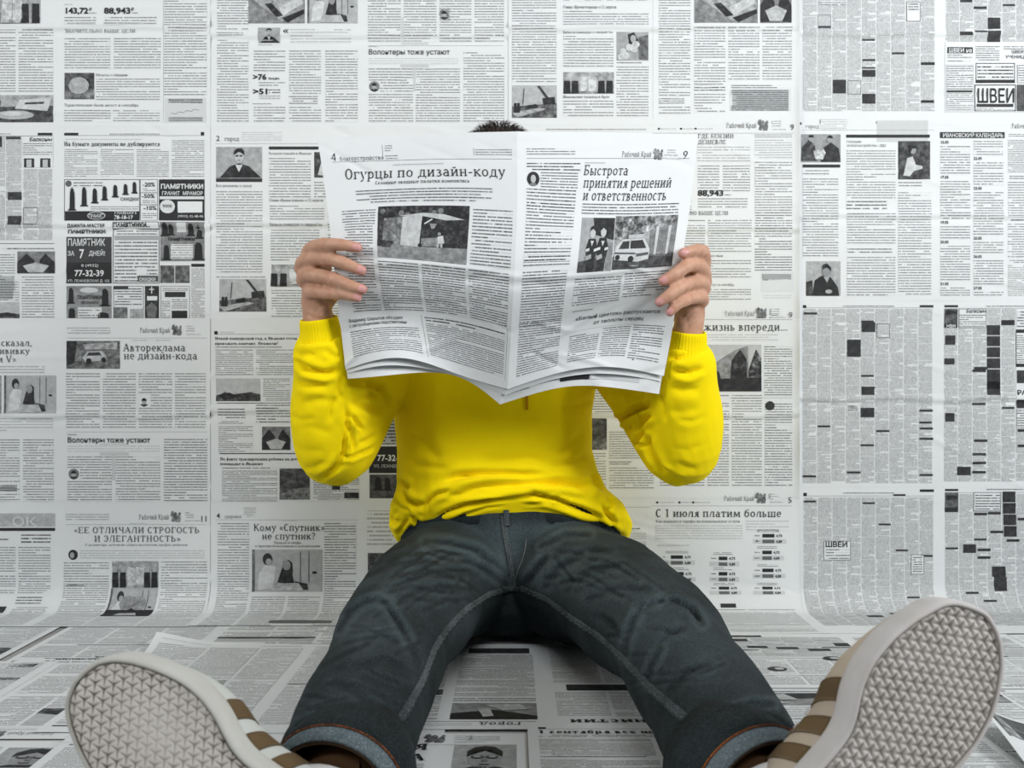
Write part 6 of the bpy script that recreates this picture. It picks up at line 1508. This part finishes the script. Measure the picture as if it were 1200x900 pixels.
# turned hems showing the paler inside of the denim
for sd, sx in (('right', -1), ('left', 1)):
    kn, an = KNEE[sd], FOOT[sd]['ank']; t = nrm(an - kn); e = kn + (an - kn) * HEMT + np.array([sx * .008, 0, .014]); L = np.linalg.norm(an - kn)
    t = nrm(t + np.array([sx * (.22 if sx < 0 else .42), 0, -.05])); sdv = nrm(np.cross(t, (0, 0, 1))); uv = np.cross(sdv, t)
    prof = [(-.066, (.0560, .0540)), (-.036, (.0672, .0626)), (-.012, (.0684, .0615)), (.004, (.0690, .0612))]
    ring_shell('hem', [e + t * a for a, r in prof], [r for a, r in prof], .003, M_DENIM, jeans, 48, [(sdv, uv)] * 4)
    ring_shell('hem_lining', [e + t * a for a in (-.002, .010, .0225)], [(.0672, .0594), (.0664, .0588), (.0628, .0556)], .0026, M_DENIM_IN, jeans, 48, [(sdv, uv)] * 3)
    N = 60; a = np.linspace(0, 2 * np.pi, N + 1); c = [e + t * .0045 + sdv * math.cos(x) * .0679 + uv * math.sin(x) * .0601 for x in a]
    V2, F2 = loft(c, [.0011] * len(c), n=6); mesh_obj('hem_thread', V2, F2, M_THREAD, jeans)
    ring_shell('hem_facing', [e + t * a for a in (-.03, .0, .020)], [(.0595, .053), (.059, .0525), (.0580, .0515)], .003, M_BROWN_LINING, jeans, 40, [(sdv, uv)] * 3)
# ---- sneakers
def mat_rubber(name, base, dirt):
    m, nt, b = new_mat(name); k = NB(nt)
    geo = k.n('ShaderNodeNewGeometry'); pos = geo.outputs['Position']
    f = k.noise(pos, 22, 4, .6)
    c = k.mixc(k.math('MULTIPLY', k.math('SUBTRACT', f, .42), 1.6, clamp=True), (*base, 1), (base[0] * .80, base[1] * .77, base[2] * .70, 1))
    g = k.attr('grime').outputs['Fac']
    g = k.math('MULTIPLY', g, k.math('ADD', .35, k.math('MULTIPLY', k.noise(pos, 35, 3), 1.2)), clamp=True)
    c = k.mixc(g, c, (*dirt, 1)); nt.links.new(c, b.inputs['Base Color'])
    b.inputs['Roughness'].default_value = .6; b.inputs['Specular IOR Level'].default_value = .35
    nt.links.new(k.bump(k.noise(pos, 260, 3), .2, .0006), b.inputs['Normal'])
    return m
def mat_leather(name, col):
    m, nt, b = new_mat(name); k = NB(nt)
    geo = k.n('ShaderNodeNewGeometry'); pos = geo.outputs['Position']
    nt.links.new(k.mixc(k.noise(pos, 40, 3), tuple(x * .94 for x in col) + (1,), tuple(min(1, x * 1.05) for x in col) + (1,)), b.inputs['Base Color'])
    b.inputs['Roughness'].default_value = .5; nt.links.new(k.bump(k.noise(pos, 500, 3), .15, .0006), b.inputs['Normal'])
    return m
M_OUT = {'right': mat_rubber('worn_white_rubber', (.80, .775, .74), (.085, .060, .035)), 'left': mat_rubber('white_rubber', (.63, .61, .585), (.13, .11, .09))}
M_MID = {'right': mat_rubber('midsole_rubber', (.66, .67, .64), (.10, .085, .05)), 'left': mat_rubber('midsole_rubber_grey', (.66, .645, .64), (.20, .17, .14))}
M_UP = {'right': mat_leather('white_leather', (.70, .74, .72)), 'left': mat_leather('cream_leather', (.55, .47, .38))}
M_STRIPE = mat_leather('brown_suede', (.135, .085, .042)); M_LACE = simple_mat('white_lace', (.7, .7, .68), .9)
M_SOCK = mat_fleece('brown_sock', (.085, .045, .022)); M_LINE = mat_fleece('white_lining', (.68, .68, .67))
OUTL = {
 'right': dict(med=[(0, 0), (3, 14), (12, 25), (30, 33), (55, 36), (80, 34), (110, 29.5), (141, 28.5), (155, 31), (168, 36.5), (183, 45), (200, 50.5), (217, 52.5), (233, 51), (253, 46.5), (271, 40.5), (285, 33), (295, 23), (300, 11), (302, -1)],
               lat=[(0, 0), (3, 14), (12, 25), (30, 33), (60, 37), (100, 40), (150, 46), (190, 52), (220, 53), (240, 52), (252, 49.5), (261, 45.5), (274, 38.5), (286, 30.5), (295, 22), (299, 15), (302, 1)]),
 'left': dict(med=[(0, 0), (3, 14), (12, 25), (30, 33), (60, 37), (90, 36), (124, 33.5), (146, 32.5), (160, 34.5), (173, 40.5), (187, 49), (210, 55), (239, 54), (264, 48), (291, 37), (299, 29.5), (307, 15), (311, 3)],
              lat=[(0, 0), (3, 14), (12, 25), (30, 33), (60, 37), (110, 42), (160, 49), (198, 55), (223, 57), (248, 54), (268, 47), (289, 35), (303, 21), (309, 9), (311, -3)]),
}
def shoe(sd):
    f = FOOT[sd]; o, A, B, N = f['o'], f['A'], f['B'], f['N']
    med = np.array(OUTL[sd]['med']) / 1000; lat = np.array(OUTL[sd]['lat']) / 1000; LEN = med[-1, 0]
    t = np.linspace(0, np.pi, 90); aa = LEN / 2 * (1 - np.cos(t))
    W1 = np.interp(aa, med[:, 0], med[:, 1]); W2 = np.interp(aa, lat[:, 0], lat[:, 1])
    W1[-1] = W2[-1] = 0; W1[-2] = W1[-2] * .8 + .2 * W2[-2]
    W = lambda a, b, n: o + np.multiply.outer(a, A) + np.multiply.outer(b, B) + np.multiply.outer(n, N)
    root = bpy.data.objects.new('sneaker', None); COL.objects.link(root); root.location = o; root.parent = person; root.matrix_parent_inverse = person.matrix_world.inverted(); bpy.context.view_layer.update()
    root['label'] = {'right': 'white sneaker with brown stripes and a grimy patterned sole', 'left': 'cream sneaker with brown stripes and a cleaner sole'}[sd]
    # tread: even grid laid out across the outline, grooves as a lattice of tapering three-armed cuts
    na = 330; tt = np.linspace(0, 1, na); a = LEN * (.5 - .5 * np.cos(np.pi * np.clip(.012 + tt * .976, 0, 1)) * 1.0); a = np.where((tt > .12) & (tt < .88), a, a)
    a = np.linspace(.0012, LEN - .0012, na); nb = 150; sgrid = np.linspace(-1, 1, nb)
    m1, l1 = np.interp(a, aa, W1), np.interp(a, aa, W2)
    Bg = (m1[:, None] + l1[:, None]) / 2 * sgrid[None] + (m1 - l1)[:, None] / 2; Ag = np.repeat(a[:, None], nb, 1)
    st = nrm(np.array({'right': (-.498, -.874), 'left': (-.428, -.904)}[sd])); sp = .0098
    rot = lambda v, q: np.array([v[0] * math.cos(q) - v[1] * math.sin(q), v[0] * math.sin(q) + v[1] * math.cos(q)])
    e1, e2 = st * sp, rot(st, 2 * np.pi / 3) * sp
    M2 = np.linalg.inv(np.stack([e1, e2], 1)); uv = np.stack([Ag.ravel(), Bg.ravel()], 1); ij = np.floor(uv @ M2.T)
    H = np.zeros(len(uv)); G = np.zeros(len(uv)); dp = {'right': .0011, 'left': .0030}[sd]
    for di in (-1, 0, 1, 2):
        for dj in (-1, 0, 1, 2):
            c = (ij + (di, dj)) @ np.stack([e1, e2], 0)
            for q in range(3):
                d = rot(st, q * 2 * np.pi / 3); r = uv - c; x = r @ d; y = r @ np.array([-d[1], d[0]])
                k = np.clip(x / (.92 * sp), 0, 1); w = .0021 * (1 - k) ** 1.1 + .00035
                wg = w.copy(); w = w * (1.8 if sd == 'left' else .85)
                g = np.clip(1 - np.abs(y) / w, 0, 1) * np.where((x > -.0004) & (x < .92 * sp), (1 - .75 * k), 0)
                H = np.maximum(H, g); w2 = wg * (.55 if sd == 'right' else .8); G = np.maximum(G, np.clip(1.25 - np.abs(y) / w2, 0, 1) * np.where((x > -.0002) & (x < .9 * sp), 1 - .55 * k, 0))
    edge = np.minimum(1 - np.abs(np.repeat(sgrid[None], na, 0)), 1).ravel() * np.repeat((m1 + l1) / 2, nb)
    H = H * sm(.0005, .003, edge)
    nn = dp * H + .0016 * (1 - sm(0, .0014, edge))
    # soft wear: the middle of the forefoot is rubbed flatter
    wear = np.exp(-((uv[:, 0] - .215) / .035) ** 2 - ((uv[:, 1] - .005) / .03) ** 2) if sd == 'right' else 0
    G = G * (1 - .65 * wear); nn = nn * (1 - .3 * wear)
    V = W(uv[:, 0], uv[:, 1], nn - .0006)
    i = (np.arange(na - 1)[:, None] * nb + np.arange(nb - 1)[None]).ravel(); Fq = np.stack([i, i + nb, i + nb + 1, i + 1], 1)
    rim = np.exp(-(edge / .006) ** 2) * (.35 if sd == 'right' else .2)
    ob = mesh_obj('outsole', V, [Fq], M_OUT[sd], root); at = ob.data.attributes.new('grime', 'FLOAT', 'POINT'); at.data.foreach_set('value', np.clip(G * (.95 if sd == 'right' else .85) + rim * .6, 0, 1).astype(np.float32))
    # midsole wall: rings around the outline
    ring = np.concatenate([np.stack([aa, W1], 1), np.stack([aa[::-1][1:-1], -W2[::-1][1:-1]], 1)]); n = len(ring)
    for _ in range(2): ring = .25 * np.roll(ring, 1, 0) + .5 * ring + .25 * np.roll(ring, -1, 0)
    tg = np.roll(ring, -1, 0) - np.roll(ring, 1, 0); on = np.stack([tg[:, 1], -tg[:, 0]], 1); on /= np.linalg.norm(on, axis=1, keepdims=True)
    cen = np.array([LEN / 2, 0]); on *= np.where(((ring - cen) * on).sum(1).mean() > 0, 1, -1)
    prof = [(-.004, .0040), (-.0006, .0034), (.0002, .0010), (.0012, -.0006), (.0026, -.0012), (.0042, -.0006), (.0056, .0014), (.0064, .0050), (.0066, .012), (.0062, .020), (.0056, .0265), (.0044, .0300), (.0020, .0316), (-.004, .0320)]
    Vm, gr = [], []
    toe = sm(.6, 1.0, ring[:, 0] / LEN)
    for k, (off, h) in enumerate(prof):
        q = ring + on * off; hh = h * (1 + .12 * toe) if h > .006 else np.full(n, h)
        Vm.append(W(q[:, 0], q[:, 1], hh)); gr.append(np.full(n, (1.0, 1.0, 1.0, .5, .15, .1, .05, 0, 0, 0, 0, .05, .2, .3)[k]))
    Fm = [(k * n + j, k * n + (j + 1) % n, (k + 1) * n + (j + 1) % n, (k + 1) * n + j) for k in range(len(prof) - 1) for j in range(n)] + [tuple(range(n)), tuple(range((len(prof) - 1) * n, len(prof) * n))[::-1]]
    mo = mesh_obj('midsole', np.concatenate(Vm), Fm, M_MID[sd], root); at = mo.data.attributes.new('grime', 'FLOAT', 'POINT'); at.data.foreach_set('value', np.concatenate(gr).astype(np.float32))
    # upper
    hk = np.array([(0, .088), (.02, .094), (.05, .086), (.08, .092), (.105, .114), (.13, .108), (.16, .096), (.20, .080), (.24, .062), (.27, .056), (.292, .046), (LEN - .004, .030)])
    def U(a, ph, off=0.0):
        """point on the upper: a along the foot, ph 0 (inner side) .. pi (outer side)"""
        w1 = np.interp(a, aa, W1) + .0025 + off; w2 = np.interp(a, aa, W2) + .0025 + off; h = np.interp(a, hk[:, 0], hk[:, 1]) + off
        c, s = np.cos(ph), np.sin(ph); narrow = 1 - .42 * np.clip(s, 0, 1) ** 2 * sm(.19, .06, a)
        b = np.where(c > 0, w1, w2) * np.sign(c) * np.abs(c) ** .50 * narrow; nn = .026 + (h - .026) * np.abs(s) ** .75
        return W(a, b, nn)
    na, nb = 60, 33; a = .004 + (LEN - .008) * (.5 - .5 * np.cos(np.linspace(0.05, np.pi - .05, na))); ph = np.linspace(0, np.pi, nb)
    Ag, Pg = np.meshgrid(a, ph, indexing='ij'); V = U(Ag.ravel(), Pg.ravel()); i = (np.arange(na - 1)[:, None] * nb + np.arange(nb - 1)[None]).ravel()
    Fu = [tuple(x) for x in np.stack([i, i + 1, i + nb + 1, i + nb], 1)] + [tuple(range(nb)), tuple(range((na - 1) * nb, na * nb))[::-1]]
    mesh_obj('upper', V, Fu, M_UP[sd], root)
    def patch(name, a0, a1, p0, p1, slant, off, mat, na=8, nb=18):
        x = np.linspace(0, 1, na); y = np.linspace(0, 1, nb); Xg, Yg = np.meshgrid(x, y, indexing='ij'); ph = p0 + (p1 - p0) * Yg
        av = a0 + (a1 - a0) * Xg + slant * np.abs(np.sin(ph)); Vt = U(av.ravel(), ph.ravel(), off); Vb = U(av.ravel(), ph.ravel(), off - .004); m = na * nb
        i = (np.arange(na - 1)[:, None] * nb + np.arange(nb - 1)[None]).ravel(); q = np.stack([i, i + 1, i + nb + 1, i + nb], 1)
        Fc = [tuple(z) for z in q] + [tuple(z[::-1] + m) for z in q]
        bd = list(range(nb)) + [r * nb + nb - 1 for r in range(1, na)] + [(na - 1) * nb + c for c in range(nb - 2, -1, -1)] + [r * nb for r in range(na - 2, 0, -1)]
        Fc += [(bd[k], bd[(k + 1) % len(bd)], bd[(k + 1) % len(bd)] + m, bd[k] + m) for k in range(len(bd))]
        return mesh_obj(name, np.concatenate([Vt, Vb]), Fc, mat, root)
    for k in range(3):
        for p0, p1 in ((.02, 1.12), (np.pi - .02, np.pi - 1.12)): patch('stripe', .112 + k * .031, .130 + k * .031, p0, p1, -.010, .0012, M_STRIPE)
    patch('heel_tab', .004, .030, .5, np.pi - .5, 0, .0016, M_STRIPE); patch('tongue', .092, .150, 1.22, np.pi - 1.22, 0, .004, M_UP[sd])
    for k in range(4): patch('lace', .128 + k * .016, .134 + k * .016, 1.22, np.pi - 1.22, 0, .0052, M_LACE)
    an = f['ank']; up = nrm(KNEE[sd] - an); s1 = B - up * (B @ up); s1 = nrm(s1); s2 = np.cross(up, s1)
    b0 = W(.062, 0, .088)
    ring_shell('collar', [b0 - N * .012, b0, b0 + N * .008], [(.040, .054), (.041, .056), (.038, .053)], .006, M_LINE, root, 36, [(B, A)] * 3)
    ring_shell('sock', [b0 - N * .02, b0 + N * .01, b0 * .4 + (an + up * .03) * .6, an + up * .07], [(.037, .050), (.038, .050), .049, .050], .002, M_SOCK, root, 32, [(B, A)] * 2 + [(s1, s2)] * 2)
    return root
for sd in ('right', 'left'): shoe(sd)
